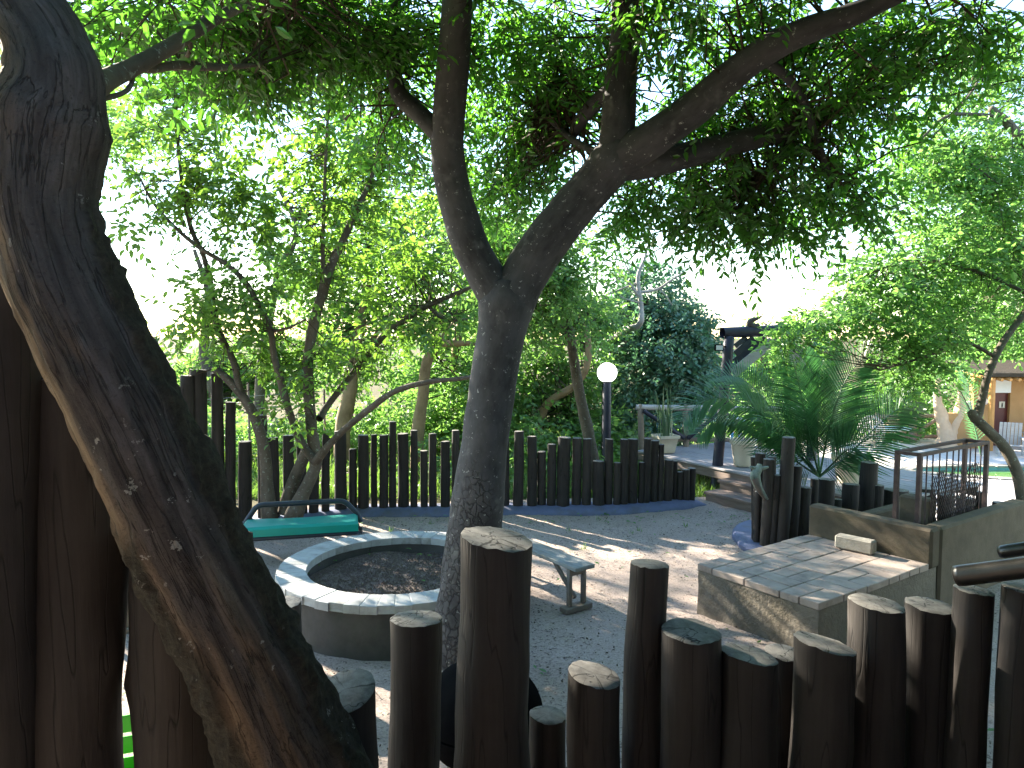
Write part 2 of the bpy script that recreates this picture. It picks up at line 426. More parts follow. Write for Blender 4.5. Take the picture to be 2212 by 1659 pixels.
MAT = dict(
    log=mat_log(), cut=mat_cut(),
    sand=mat_sand('courtyard_sand', (.38, .305, .26), (.47, .39, .345), (.12, .094, .082)),
    ash=mat_sand('ash_gravel', (.13, .10, .09), (.21, .165, .14), (.035, .028, .025)),
    soil=mottled('leaf_litter_soil', (.07, .055, .035), (.12, .11, .05), 2.0, .95, 30, .6, .02, .1, kind='Position', rnd=False),
    kerb=mottled('blue_grey_painted_concrete', (.09, .105, .18), (.13, .148, .245), 5, .6, 40, .35, .006, .35, dirt=(.10, .10, .12)),
    render=mottled('rough_cement_render', (.135, .116, .092), (.205, .178, .142), 4, .9, 22, 1.0, .02, .15, dirt=(.10, .085, .062)),
    cement=mottled('smooth_cement', (.07, .056, .04), (.12, .097, .068), 3.5, .85, 50, .5, .006, .2, dirt=(.07, .06, .038)),
    pitwall=mottled('dark_cement_pit_wall', (.06, .057, .053), (.10, .095, .088), 4, .9, 40, .4, .005, .15),
    paver=mottled('pale_pink_paver', (.27, .215, .18), (.37, .30, .255), 9, .8, 70, .35, .003, .25, dirt=(.20, .155, .13)),
    coping=mottled('pale_grey_coping_brick', (.32, .325, .32), (.43, .435, .43), 8, .8, 60, .35, .003, .25, dirt=(.24, .235, .22)),
    mortar=mottled('mortar', (.16, .14, .12), (.2, .18, .16), 10, .95),
    stone=mottled('rough_concrete_brick', (.24, .22, .185), (.34, .315, .27), 14, .95, 60, .9, .008, .15, dirt=(.17, .145, .115)),
    plank=mottled('weathered_grey_plank', (.15, .16, .155), (.25, .26, .255), 5, .75, 40, .4, .003, .3, sc=(1, 8, 8), dirt=(.13, .13, .12)),
    bench_leg=mottled('weathered_bench_timber', (.16, .13, .105), (.25, .21, .175), 5, .85, 40, .4, .003, .2),
    vinyl=mottled('teal_vinyl', (.0, .24, .195), (.0, .29, .235), 3, .42, 25, .18, .004, .45, rnd=False),
    darksteel=mottled('dark_blue_painted_steel', (.012, .018, .028), (.022, .03, .042), 6, .35, 60, .1, .001, .5),
    rust=mottled('rusty_dark_steel', (.045, .03, .03), (.085, .055, .05), 12, .7, 60, .4, .002, .3),
    iron=mottled('black_enamel', (.006, .006, .007), (.012, .012, .013), 6, .8, 60, .05, .001, .0, rnd=False),
    pole=mottled('dark_varnished_pole', (.012, .010, .009), (.022, .018, .016), 6, .28, 30, .25, .003, .55, sc=(2, 9, 9)),
    navy=mottled('navy_painted_post', (.014, .016, .032), (.026, .028, .05), 5, .5, 40, .25, .003, .4),
    deck=mottled('grey_deck_board', (.21, .195, .20), (.32, .295, .29), 4, .75, 40, .4, .003, .3, sc=(1, 6, 6)),
    step=mottled('brown_step_board', (.13, .095, .08), (.21, .16, .135), 4, .75, 40, .4, .003, .3, sc=(1, 6, 6)),
    silver=mottled('silvered_timber', (.33, .315, .31), (.46, .44, .43), 5, .8, 40, .4, .003, .2, sc=(1, 8, 8)),
    pot=mottled('cream_glazed_pot', (.48, .43, .34), (.58, .52, .42), 4, .5, 30, .1, .002, .4),
    clay=mottled('pale_clay', (.44, .30, .2), (.54, .38, .26), 5, .7, 40, .3, .003, .3),
    globe=mat_emit('milk_glass_globe', (.9, .9, .88), .75),
    green=mottled('lime_plastic', (.03, .42, .01), (.05, .5, .015), 3, .35, 30, .02, .001, .5, rnd=False),
    blue=mottled('blue_plastic', (.05, .22, .55), (.07, .28, .62), 3, .4, 30, .02, .001, .5, rnd=False),
    ltblue=mottled('pale_blue_plastic', (.22, .45, .58), (.28, .52, .64), 3, .45, 30, .02, .001, .5, rnd=False),
    orange=mottled('orange_plastic', (.75, .2, .01), (.8, .26, .02), 3, .4, 30, .02, .001, .5, rnd=False),
    white=mottled('white_paint', (.66, .66, .64), (.76, .76, .74), 4, .5, 40, .08, .001, .4),
    ochre=mottled('ochre_plaster', (.36, .20, .085), (.43, .25, .115), 2, .9, 30, .3, .005, .15),
    reddoor=mottled('oxblood_door', (.075, .014, .012), (.10, .02, .017), 4, .45, 40, .1, .002, .4),
    rafter=mottled('orange_rafter', (.42, .2, .06), (.5, .26, .09), 4, .7),
    thatch=mottled('thatch', (.15, .12, .08), (.24, .2, .13), 9, .95, 60, .9, .02, .1),
    water=None, pooltile=mottled('turquoise_pool_tile', (.05, .20, .19), (.08, .28, .27), 9, .3, 30, .05, .001, .5, rnd=False),
    pave=mat_brickpave('brick_paving'),
    skull=mottled('weathered_bone', (.06, .08, .068), (.24, .28, .24), 14, .8, 40, .5, .004, .2),
    horn=mottled('dark_horn', (.05, .04, .035), (.1, .085, .075), 9, .6, 40, .5, .004, .3),
    bark=mat_bark('smooth_grey_bark', (.034, .034, .037), (.085, .082, .085), (.34, .35, .33), 30, .63, 9.0),
    bark2=mat_bark('lichen_bark', (.05, .042, .033), (.12, .10, .078), (.22, .24, .20), 26, .6),
    bark3=mat_bark('warm_sunlit_bark', (.13, .09, .05), (.26, .19, .11), (.34, .3, .22), 20, .66),
    barkd=mat_bark('dead_grey_wood', (.22, .2, .18), (.34, .32, .3), (.4, .39, .37), 20, .66),
    twig=mottled('twig', (.045, .035, .025), (.08, .065, .045), 6, .9),
    leaf_c=mat_leaf('leaf_dark_pinnate', (.028, .10, .022), (.08, .20, .04), (.16, .46, .03), .56, .08),
    leaf_l=mat_leaf('leaf_canopy', (.026, .080, .020), (.07, .165, .035), (.14, .42, .03), .52, .07),
    leaf_m=mat_leaf('leaf_multistem', (.045, .115, .02), (.13, .24, .04), (.26, .50, .05), .56, .06),
    leaf_b=mat_leaf('leaf_bright_wood', (.06, .15, .045), (.15, .27, .075), (.24, .48, .08), .55, .05),
    leaf_r=mat_leaf('leaf_pale_right', (.05, .15, .03), (.125, .27, .06), (.24, .50, .09), .52, .05),
    leaf_d=mat_leaf('leaf_blue_green', (.05, .135, .085), (.12, .235, .155), (.10, .26, .09), .38, .07),
    leaf_p=mat_leaf('palm_leaflet', (.025, .095, .04), (.06, .17, .07), (.08, .28, .05), .3, .10),
    leaf_s=mat_leaf('sword_leaf', (.07, .13, .07), (.12, .2, .1), (.12, .22, .08), .15, .1),
    grass=mat_leaf('meadow_grass', (.07, .15, .03), (.14, .24, .06), (.22, .4, .05), .4, .04),
)
def mat_water():
    m, nt, out = new_mat('pool_water'); v = coords(nt, 'Position')
    finish(nt, out, (.10, .22, .05), .04, tex(nt, v, 3, 3, .5), .12, .05, .6); return m
MAT['water'] = mat_water()

# ------------------------------------------------------------------ terrain
TZ = -1.3                                   # level of the pool terrace
def drop(x, y):
    s = (x - 4.4) * .75 + (y - 9.0) * .66
    return sstep(.2, 2.6, s) * sstep(3.9, 5.2, x)
POOL_C = onz(2160, 1019, TZ)
def ground_z(x, y):
    z = -.03 + drop(x, y) * (TZ - .03)
    pit = 1 - sstep(2.4, 3.4, np.hypot((x - POOL_C.x) / 1.15, y - POOL_C.y))
    z = z - 1.4 * pit
    far = np.hypot(x, y)
    return z + .12 * fbm(np.stack([x, y, x * 0], -1), .25, 2, 3) * sstep(11, 16, far) * (1 - drop(x, y))
def spaced(a, b, n, far):
    c = np.linspace(a, b, n); e = np.geomspace(1, far, 16) - 1
    return np.concatenate([a - e[::-1][:-1] , c, b + e[1:]])
gx, gy = np.meshgrid(spaced(-12, 24, 110, 900), spaced(-5, 32, 110, 900))
nx_ = gx.shape[1]; ny_ = gx.shape[0]
ii = (np.arange(ny_ - 1)[:, None] * nx_ + np.arange(nx_ - 1)[None, :])
GQ = np.stack([ii, ii + 1, ii + nx_ + 1, ii + nx_], -1).reshape(-1, 4)
me = mesh_np('ground', np.stack([gx, gy, ground_z(gx, gy)], -1).reshape(-1, 3), GQ, MAT['soil'])
tag(link('ground', me), kind='structure')

def inside(px, py, poly):
    r = np.zeros(px.shape, bool); n = len(poly)
    for i in range(n):
        x0, y0 = poly[i]; x1, y1 = poly[(i + 1) % n]
        c = ((y0 > py) != (y1 > py)) & (px < (x1 - x0) * (py - y0) / ((y1 - y0) + 1e-9) + x0); r ^= c
    return r
YARD = [(-7, -4), (8, -4), (8, 5.6), (6.2, 7.4), (4.4, 8.6), (3.75, 9.4), (3.9, 10.6), (1.2, 10.5), (-4, 9.9), (-7, 9.3)]
xs = np.arange(-7, 8, .07); ys = np.arange(-4, 10.9, .07); sx, sy = np.meshgrid(xs, ys)
sz = .022 * fbm(np.stack([sx, sy, sx * 0], -1), 1.1, 3, 5) + .012 * fbm(np.stack([sx, sy, sx * 0], -1), 7, 2, 8)
nn = len(xs); ii = (np.arange(len(ys) - 1)[:, None] * nn + np.arange(nn - 1)[None, :])
Q = np.stack([ii, ii + 1, ii + nn + 1, ii + nn], -1).reshape(-1, 4)
cx_ = sx.ravel()[Q].mean(1); cy_ = sy.ravel()[Q].mean(1)
Q = Q[inside(cx_, cy_, YARD)]
V = np.stack([sx, sy, sz + .012], -1).reshape(-1, 3)
used = np.unique(Q); rem = np.full(len(V), -1); rem[used] = np.arange(len(used))
tag(link('courtyard_ground', mesh_np('courtyard_ground', V[used], rem[Q], MAT['sand'])), kind='structure')

# loose chips and twiglets lying on the sand, and fallen leaves
def chips(name, n, region, size, mat, seed, label, cat, z0=.02, aspect=.45, poly=None):
    r = np.random.default_rng(seed); x0, x1, y0, y1 = region
    x = r.uniform(x0, x1, n); y = r.uniform(y0, y1, n)
    k = np.ones(n, bool)
    if poly is not None: k = inside(x, y, poly)
    d = fbm(np.stack([x, y, x * 0], -1), .9, 3, seed) + r.uniform(-.5, .5, n); k &= d > -.12
    x, y = x[k], y[k]; n = len(x)
    s = size * r.uniform(.4, 1.3, n); a = r.uniform(0, 6.28, n); w = s * aspect * r.uniform(.5, 1.2, n)
    ex = np.stack([np.cos(a), np.sin(a), r.normal(0, .15, n)], -1) * s[:, None]
    ey = np.stack([-np.sin(a), np.cos(a), r.normal(0, .25, n)], -1) * w[:, None]
    z = z0 + .022 * fbm(np.stack([x, y, x * 0], -1), 1.1, 3, 5) + .3 * s * r.uniform(.2, 1, n)
    c = np.stack([x, y, z], -1); up = np.array([0, 0, 1.0]) * (w * .7)[:, None]
    V = np.stack([c - ex, c - ey, c + ex, c + ey, c + up], 1).reshape(-1, 3)
    b = np.arange(n)[:, None] * 5
    Q = np.concatenate([b + np.array([[0, 1, 4]]), b + np.array([[1, 2, 4]]), b + np.array([[2, 3, 4]]), b + np.array([[3, 0, 4]])])
    return tag(link(name, mesh_np(name, V, Q, mat, False)), label, cat, kind='stuff')
chips('bark_chips', 17000, (-5, 4.2, 3.2, 10.2), .013, MAT['twig'], 21, 'small dark bark chips strewn over the sand', 'bark chips', poly=YARD)
chips('pale_grit', 6000, (-4, 4.0, 3.2, 9.8), .009, MAT['stone'], 22, 'small pale grit lying in the courtyard sand', 'grit', aspect=.8, poly=YARD)

# ------------------------------------------------------------------ logs
def log(parent, base, top, r, ax=0.0, ay=0.0, n=18, seed=0, zb=None, name='log', cutmat=None):
    """log standing from base to top (its axis), cut off along a plane sloping ax, ay"""
    base = Vector(base); top = Vector(top); h = top.z - base.z
    m = max(6, int(h / .09)); lean = (top - base) / h
    t = np.linspace(0, 1, m + 1); ang = np.arange(n) * 2 * math.pi / n
    rr = random.Random(seed)
    org = np.array([seed * 3.7, seed * 1.3, 0])
    P = np.zeros((m + 1, n, 3))
    for i in range(m + 1):
        zc = h * t[i]; R = r * (1.06 - .07 * t[i])
        x = np.cos(ang) * R; y = np.sin(ang) * R
        q = np.stack([x, y, np.full(n, zc)], -1) + org
        w = 1 + .05 * vnoise(q, 5, seed) + .03 * vnoise(q * np.array([1, 1, .4]), 16, seed + 3)
        bend = np.array([vnoise(np.array([[0, 0, zc]]) + org, 1.7, seed + 11)[0], vnoise(np.array([[0, 0, zc]]) + org, 1.7, seed + 12)[0]]) * r * .16
        P[i, :, 0] = x * w + lean.x * zc + bend[0]; P[i, :, 1] = y * w + lean.y * zc + bend[1]; P[i, :, 2] = zc
    for _ in range(rr.choice([0, 1, 1, 2])):                       # knots
        ka = rr.uniform(0, 6.28); kz = h * rr.uniform(.2, .85); ks = r * rr.uniform(.35, .55); kh = r * rr.uniform(.08, .22)
        da = (ang - ka + math.pi) % (2 * math.pi) - math.pi
        for i in range(m + 1):
            f = np.exp(-((da * r) ** 2 + ((h * t[i] - kz) * .6) ** 2) / (ks * ks)) * kh
            P[i, :, 0] += np.cos(ang) * f; P[i, :, 1] += np.sin(ang) * f
    ct = P[m, :, :2].mean(0)
    P[m, :, 2] = h + (P[m, :, 0] - ct[0]) * ax + (P[m, :, 1] - ct[1]) * ay
    P[m, :, 2] += np.array([rr.uniform(-1, 1) for _ in range(n)]) * min(.006, r * .04)
    lim = P[m, :, 2]
    for i in range(m):                                              # keep rings below the cut
        P[i, :, 2] = np.minimum(P[i, :, 2], lim - .015 - .01 * (m - i))
    i0 = np.arange(m)[:, None] * n; k = np.arange(n)[None, :]; k1 = (k + 1) % n
    Q = np.stack([i0 + k, i0 + k1, i0 + n + k1, i0 + n + k], -1).reshape(-1, 4)
    o = link(name, mesh_np(name, P.reshape(-1, 3), Q, MAT['log']), parent, (0, 0, 0))
    o.location = base if parent is None else base - Vector(parent.location)
    rim = P[m] - np.array([ct[0], ct[1], h])
    jag = 1 + .012 * np.array([rr.uniform(-1, 1) for _ in range(n)])
    V = [rim * np.array([1, 1, 1]), rim * .985 + np.array([0, 0, .0045 * 1])]
    pl_ = rim.copy(); pl_[:, 2] = rim[:, 0] * ax + rim[:, 1] * ay
    V = [rim * jag[:, None], pl_ * .93 + [0, 0, .003], pl_ * .55 + [0, 0, .004], pl_ * .2 + [0, 0, .005]]
    V = np.concatenate(V + [np.array([[0, 0, .005]])]); Q = []
    for a in range(3): Q.append(np.stack([a * n + np.arange(n), a * n + (np.arange(n) + 1) % n, (a + 1) * n + (np.arange(n) + 1) % n, (a + 1) * n + np.arange(n)], -1))
    T3 = np.stack([3 * n + np.arange(n), 3 * n + (np.arange(n) + 1) % n, np.full(n, 4 * n)], -1)
    c = link('cut_top', mesh_np('cut_top', V, [np.concatenate(Q), T3], cutmat or MAT['cut']), o, (ct[0], ct[1], h + .001))
    return o

# --- far palisade: (x of top, width, y of top) in photo pixels, base line by interpolation
far_logs = [(215, 36, 815), (262, 38, 822), (310, 34, 806), (358, 36, 818), (405, 34, 812), (430, 41, 799), (468, 29, 806), (498, 25, 869), (530, 33, 954), (566, 24, 897), (591, 27, 946), (624, 27, 941), (651, 24, 948), (678, 24, 938),
    (704, 20, 935), (734, 30, 932), (762, 20, 970), (785.6, 27, 940), (808, 16, 939), (829.6, 22, 940), (848, 18, 911), (870.6, 27, 937), (894.6, 18, 930),
    (916, 19, 974), (934.6, 19, 937), (961, 23, 954), (984, 19, 930), (1009, 22, 948), (1034, 22, 938), (1060, 22, 934), (1091, 20, 944),
    (1120, 23, 932), (1149, 22, 943), (1170.5, 20, 976), (1192.4, 20, 960), (1218.6, 30, 945), (1247, 22, 946.5), (1268, 21, 948), (1293, 27, 996), (1316, 20, 948.5),
    (1333.6, 18, 999.5), (1349, 18, 949), (1368, 24, 948.5), (1386, 14.5, 999), (1398.5, 17, 948), (1415, 19, 952), (1429, 13, 960.5), (1444, 20, 993.5),
    (1458, 11.5, 996), (1469.5, 14, 1019.5), (1482, 18, 1014.5), (1494.5, 19.5, 1011.5)]
bx = [200, 380, 430, 530, 700, 760, 1090, 1340, 1420, 1500]; by = [1182, 1146, 1136, 1122, 1104, 1096, 1092, 1089, 1083, 1075]
far_f = thing('palisade_fence', 'long palisade of dark logs on a blue kerb behind the courtyard', 'fence', onz(950, 1094, .1))
far_base = []
for i, (x, w, yt) in enumerate(far_logs):
    yb = float(np.interp(x, bx, by)); xb = x - max(0, (x - 1106)) * .012 * (yb - yt) / 140
    p = onz(xb, yb, .1); D = p.y + (.0 if i % 3 else .03); far_base.append(p.copy())
    b = Vector((p.x, D, -.02)); tp = at(x, yt, D)
    log(far_f, b, tp, pxm(w, D) / 2 * (.87 if x < 1000 else .94), random.uniform(-.06, .06), random.uniform(-.04, .03), 14, 100 + i)

def kerb(parent, path, front, back, h, mat, tip0=True, tip1=True):
    """low rounded concrete kerb along a path; front is towards the courtyard"""
    P, R = catmull([Vector((p[0], p[1], 0)) for p in path], [1] * len(path), .12)
    T, _, _ = frames(P); V = []; prof = [(-front, -.06), (-front * .96, .02), (-front * .72, h * .72), (-front * .35, h), (0, h * 1.02), (back, h), (back, -.06)]
    n = len(prof); m = len(P)
    for i, p in enumerate(P):
        t = Vector((T[i].x, T[i].y, 0)).normalized(); nrm = Vector((-t.y, t.x, 0))
        f = 1.0
        if tip0: f = min(f, math.sqrt(min(1, (i + .02) / 4)))
        if tip1: f = min(f, math.sqrt(min(1, (m - 1 - i + .02) / 4)))
        for (a, z) in prof:
            w = 1 + .08 * vnoise(np.array([[p.x + a, p.y, 0]]), 2.0, 4)[0]
            V.append(p + nrm * a * w * max(f, .25) + Vector((0, 0, z * (f if z > 0 else 1))))
    Q = [(i * n + k, (i + 1) * n + k, (i + 1) * n + k + 1, i * n + k + 1) for i in range(m - 1) for k in range(n - 1)]
    mb = MB(); mb.poly(V, Q + [tuple(range(n)), tuple(reversed(range((m - 1) * n, m * n)))])
    return mb.build('kerb', mat, parent, True, world=True)
kp = [(p.x, p.y) for p in far_base[::4]] + [(far_base[-1].x, far_base[-1].y)]
e = onz(1528, 1090, .02); kp.append((e.x, e.y + .1))
kerb(far_f, kp, .24, .16, .1, MAT['kerb'], False, True)

# --- right-hand palisade
right_f = thing('palisade_fence', 'palisade of uneven brown logs behind the braai, a skull hung on it', 'fence', onz(1690, 1178, .08))
rl = [  # top x, width, top y, base x, base y
    (1626, 9.5, 988, 1628, 1156), (1633, 11, 1046, 1629, 1165), (1644, 22, 979.5, 1636, 1168), (1638, 14, 1062, 1634, 1171), (1662, 24, 992, 1652, 1178.5), (1667, 17, 987, 1668, 1160),
    (1680, 15, 1026.5, 1668, 1181), (1706.5, 28, 945, 1686, 1181), (1721, 25, 1006.5, 1708, 1176), (1739.5, 26, 1052.5, 1731, 1172), (1760, 17, 1035, 1753, 1168)]
for i, (x, w, yt, xb, yb) in enumerate(rl):
    p = onz(xb, yb, .08); tp = at(x, yt, p.y); tp.x = p.x + (tp.x - p.x) * .9
    log(right_f, (p.x, p.y, -.02), tp, pxm(w, p.y) / 2, random.uniform(-.08, .02), random.uniform(-.05, .05), 14, 200 + i)
rl2 = [(1785, 34, 1035, 8.15), (1809, 18, 1078.5, 8.3), (1838, 35, 1046, 8.35), (1880, 36, 999, 8.5), (1897, 27, 1048, 8.45), (1936, 52, 1058, 8.6), (1975, 30, 1066, 8.9), (2000, 38, 1055, 9.3), (2045, 34, 1068, 9.2), (2085, 36, 1075, 9.3), (2121, 22, 1063, 9.5), (2160, 30, 1085, 9.6)]
for i, (x, w, yt, D) in enumerate(rl2):
    tp = at(x, yt, D); b = Vector((tp.x - .02, D, -.6 if D > 8.8 else -.1))
    log(right_f, b, tp, pxm(w, D) / 2, random.uniform(-.06, .04), random.uniform(-.05, .05), 16, 230 + i)
pad = [onz(*q, .0) for q in ((1613, 1196), (1597, 1187), (1581, 1165), (1583, 1152), (1592, 1143), (1615, 1135), (1640, 1140))] + [Vector((3.6, 8.55, 0)), Vector((3.9, 8.25, 0)), Vector((3.5, 7.75, 0)), Vector((3.0, 7.5, 0))]
mb = MB(); n = len(pad)
cen = sum(pad, Vector()) / n
V = [Vector((p.x, p.y, -.05)) for p in pad] + [Vector((p.x, p.y, .055)) for p in pad] + [cen + (Vector((p.x, p.y, 0)) - cen) * .93 + Vector((0, 0, .085)) for p in pad]
mb.poly(V, [(i, i + n, (i + 1) % n + n, (i + 1) % n) for i in range(n)] + [(i + n, i + 2 * n, (i + 1) % n + 2 * n, (i + 1) % n + n) for i in range(n)] + [tuple(range(2 * n, 3 * n))])
mb.build('kerb', MAT['kerb'], right_f, True, world=True)

# --- near palisade (shaded, in the foreground)
near_f = thing('palisade_fence', 'row of thick dark logs with sawn tops in the shaded foreground', 'fence', (0, 2.6, 0))
nl = [  # top x, width, top y, D, slope x, slope y, base x shift(px at 1659)
    (5, 150, 616, 2.15, .05, 0, 0), (162, 202, 812, 2.3, -.03, .02, 0), (384, 188, 1120, 2.35, 0, 0, 0),
    (752, 128, 1488, 2.52, .1, .28, 0), (895, 110, 1338, 2.78, -.02, -.06, 4), (1073, 152, 1165, 2.6, -.17, .03, -14), (1179, 82, 1545, 2.78, -.1, 0, -6),
    (1284, 113, 1456, 2.6, -.2, .05, -8), (1404, 84, 1219, 2.72, -.06, -.06, -20), (1498, 127, 1364, 2.6, -.04, .05, -6), (1621, 120, 1418, 2.56, -.17, -.05, -6),
    (1697, 84, 1412, 2.76, -.06, .03, -6), (1777, 126, 1390, 2.56, -.22, -.07, -4), (1852, 56, 1462, 2.78, -.05, .02, -4), (1895, 113, 1303, 2.64, -.11, .02, -8),
    (1962, 44, 1398, 2.82, -.05, 0, -6), (2010, 98, 1309, 2.68, -.05, .03, -8), (2078, 52, 1332, 2.84, -.08, 0, -6), (2300, 104, 1320, 2.7, -.05, .02, 0), (2412, 112, 1350, 2.66, -.1, .02, 0), (2530, 104, 1290, 2.7, -.06, 0, 0), (2650, 118, 1370, 2.64, -.1, .03, 0)]
for i, (x, w, yt, D, ax, ay, sh) in enumerate(nl):
    tp = at(x, yt, D); b = at(x + sh, 1659, D); k = (tp.z - 0) / max(.2, (tp.z - b.z)); bx_ = tp.x + (b.x - tp.x) * min(k, 1.6)
    log(near_f, (bx_, D, -.03), tp, pxm(w, D) / 2 * (1.04 if i > 2 else .97), ax, ay, 28, 300 + i)

# --- pole handrail at the right edge
hr = thing('pole_handrail', 'glossy dark pole handrail resting on short posts at the right edge', 'handrail', (1.75, 2.6, 0))
p0 = at(2078, 1243, 2.5); p1 = at(2290, 1216, 2.3); d = (p1 - p0)
me = limb_mesh('rail', [(p0 - d * .08, .024), (p0 - d * .06, .036), (p0, .037), (p0 + d * .5, .036), (p1, .036), (p1 + d * .6, .036)], MAT['pole'], 16, .03, .012, 5)
link('rail', me, hr, world=True)
q0 = at(2168, 1192, 2.95); q1 = at(2300, 1172, 2.8)
link('rail', limb_mesh('rail', [(q0 - (q1 - q0) * .03, .018), (q0, .028), (q1, .028), (q1 + (q1 - q0), .028)], MAT['pole'], 14, .04, .012, 6), hr, world=True)
for i, (x, w, yt, D) in enumerate([(2104, 80, 1276, 2.56), (2206, 74, 1272, 2.44)]):
    tp = at(x, yt, D); log(hr, (tp.x, D, -.03), tp, pxm(w, D) / 2, -.1, 0, 24, 360 + i, name='post')

# ------------------------------------------------------------------ fire pit
pc = Vector((-.99, 6.2, 0)); RO, RI, PH = 1.02, .78, .42
pit = thing('fire_pit', 'round raised fire pit of dark cement with a pale brick coping', 'fire pit', pc)
def ring(ro, ri, z0, z1, n=64, wob=.006):
    V = []; rr = random.Random(3)
    for k in range(n):
        a = 2 * math.pi * k / n; w = rr.uniform(-wob, wob)
        c, s = math.cos(a), math.sin(a)
        V += [(c * (ro + w + .012), s * (ro + w + .012), z0), (c * (ro + w), s * (ro + w), z1), (c * ri, s * ri, z1), (c * ri, s * ri, z0)]
    Fs = []
    for k in range(n):
        a, b = k * 4, (k + 1) % n * 4
        for j in range(4): Fs.append((a + j, b + j, b + (j + 1) % 4, a + (j + 1) % 4))
    return V, [tuple(reversed(f)) for f in Fs]
V, Fs = ring(RO - .02, RI + .015, -.05, PH - .062)
MB().poly(V, Fs).build('wall', MAT['pitwall'], pit, True)
V, Fs = ring(RO - .012, RI + .008, PH - .061, PH - .003); MB().poly(V, Fs).build('mortar_bed', MAT['coping'], pit, True)
NB = 50; rr = random.Random(5)
def coping_brick(seed):
    rr = random.Random(seed); da = math.pi / NB * .996; V = []; ro = RO + rr.uniform(-.004, .01); z1 = PH + rr.uniform(-.0015, .0015); b = .003
    sec = lambda r0, r1, z0, z1_: [(r * math.cos(s * d), r * math.sin(s * d), z) for z, r0_, r1_, d in ((z0, r0, r1, da), (z1_ - b, r0, r1, da), (z1_, r0 + b, r1 - b, da * .9)) for r, s in ((r1_, -1), (r1_, 1), (r0_, 1), (r0_, -1))]
    P = sec(RI, ro, PH - .065, z1)
    Fs = [(0, 3, 2, 1), (8, 9, 10, 11)]
    for lv in (0, 4):
        for j in range(4): Fs.append((lv + j, lv + (j + 1) % 4, lv + 4 + (j + 1) % 4, lv + 4 + j))
    me = bpy.data.meshes.new('brick'); me.from_pydata(P, [], Fs); me.materials.append(MAT['coping']); return me
bm5 = [coping_brick(50 + k) for k in range(6)]
for k in range(NB):
    o = link('brick', bm5[rr.randrange(6)], pit, (0, 0, rr.uniform(-.0015, .0015))); o.rotation_euler = (0, 0, 2 * math.pi * k / NB + rr.uniform(-.004, .004))
# ash bed
n = 48; V = [(0, 0, .31)]; Fs = []
for j in range(1, 14):
    r = (RI + .012) * j / 13
    for k in range(n):
        a = 2 * math.pi * k / n; x, y = r * math.cos(a), r * math.sin(a)
        V.append((x, y, .275 + .05 * (1 - (r / RI) ** 2) * .6 + .02 * float(vnoise(np.array([[x, y, 0]]), 4, 2)[0]) + .008 * float(vnoise(np.array([[x, y, 0]]), 16, 3)[0])))
Fs += [(0, 1 + k, 1 + (k + 1) % n) for k in range(n)]
for j in range(12):
    for k in range(n): Fs.append((1 + j * n + k, 1 + (j + 1) * n + k, 1 + (j + 1) * n + (k + 1) % n, 1 + j * n + (k + 1) % n))
MB().poly(V, Fs).build('ash_bed', MAT['ash'], pit, True)
r = np.random.default_rng(4); nchip = 5000
rad = (RI - .03) * np.sqrt(r.uniform(0, 1, nchip)); a = r.uniform(0, 6.28, nchip); x = rad * np.cos(a); y = rad * np.sin(a)
z = .275 + .03 * (1 - (rad / RI) ** 2) + .02 * vnoise(np.stack([x, y, x * 0], -1), 4, 2) + .006
s = r.uniform(.004, .013, nchip); P = np.stack([x, y, z], -1)
V = np.stack([P + np.stack([s, 0 * s, 0 * s], -1), P + np.stack([-.5 * s, .8 * s, 0 * s], -1), P + np.stack([-.6 * s, -.8 * s, .2 * s], -1), P + np.stack([0 * s, 0 * s, s], -1)], 1).reshape(-1, 3)
b = np.arange(nchip)[:, None] * 4
Q = np.concatenate([b + np.array([[0, 1, 3]]), b + np.array([[1, 2, 3]]), b + np.array([[2, 0, 3]])])
tag(link('cinders', mesh_np('cinders', V, Q, MAT['ash'], False), pit), kind='stuff')

# ------------------------------------------------------------------ brick braai
A = onz(1505, 1217, .45); B = onz(1770, 1305, .45)
u = (Vector((B.x - A.x, B.y - A.y, 0))); LU = u.length; u.normalize(); v = Vector((-u.y, u.x, 0)); LV = 1.63
BR = math.atan2(u.y, u.x)
Cn = A + u * LU + v * LV
A0 = Vector((A.x, A.y, 0))
braai = thing('brick_braai', 'cement-rendered outdoor braai with a paved worktop and raised walls', 'braai', A0, BR)
TOP = .45; th = .055
# local axes: x along u (0..LU), y along v
def relief_wall(name, x0, x1, y0, y1, z0, z1, mat, wob=.008, seg=.05):
    mb = MB(); nzs = max(2, int((z1 - z0) / seg))
    loop = []
    def edge(a, b):
        k = max(1, int((Vector(b) - Vector(a)).length / seg)); return [Vector(a).lerp(Vector(b), i / k) for i in range(k)]
    pts = edge((x0, y0), (x1, y0)) + edge((x1, y0), (x1, y1)) + edge((x1, y1), (x0, y1)) + edge((x0, y1), (x0, y0))
    n = len(pts); V = []
    cx, cy_ = (x0 + x1) / 2, (y0 + y1) / 2
    for i in range(nzs + 1):
        z = z0 + (z1 - z0) * i / nzs
        for p in pts:
            w = wob * float(fbm(np.array([[p.x * 1.0, p.y, z * .6]]), 9, 3, 6)[0]) * (1 if i < nzs else .3)
            nx = -1 if abs(p.x - x0) < 1e-6 else (1 if abs(p.x - x1) < 1e-6 else 0); ny = -1 if abs(p.y - y0) < 1e-6 else (1 if abs(p.y - y1) < 1e-6 else 0)
            V.append((p.x + nx * w, p.y + ny * w, z))
    Fs = [(i * n + k, i * n + (k + 1) % n, (i + 1) * n + (k + 1) % n, (i + 1) * n + k) for i in range(nzs) for k in range(n)]
    Fs.append(tuple(range(nzs * n, (nzs + 1) * n)))
    mb.poly(V, Fs); return mb.build(name, mat, braai, True)
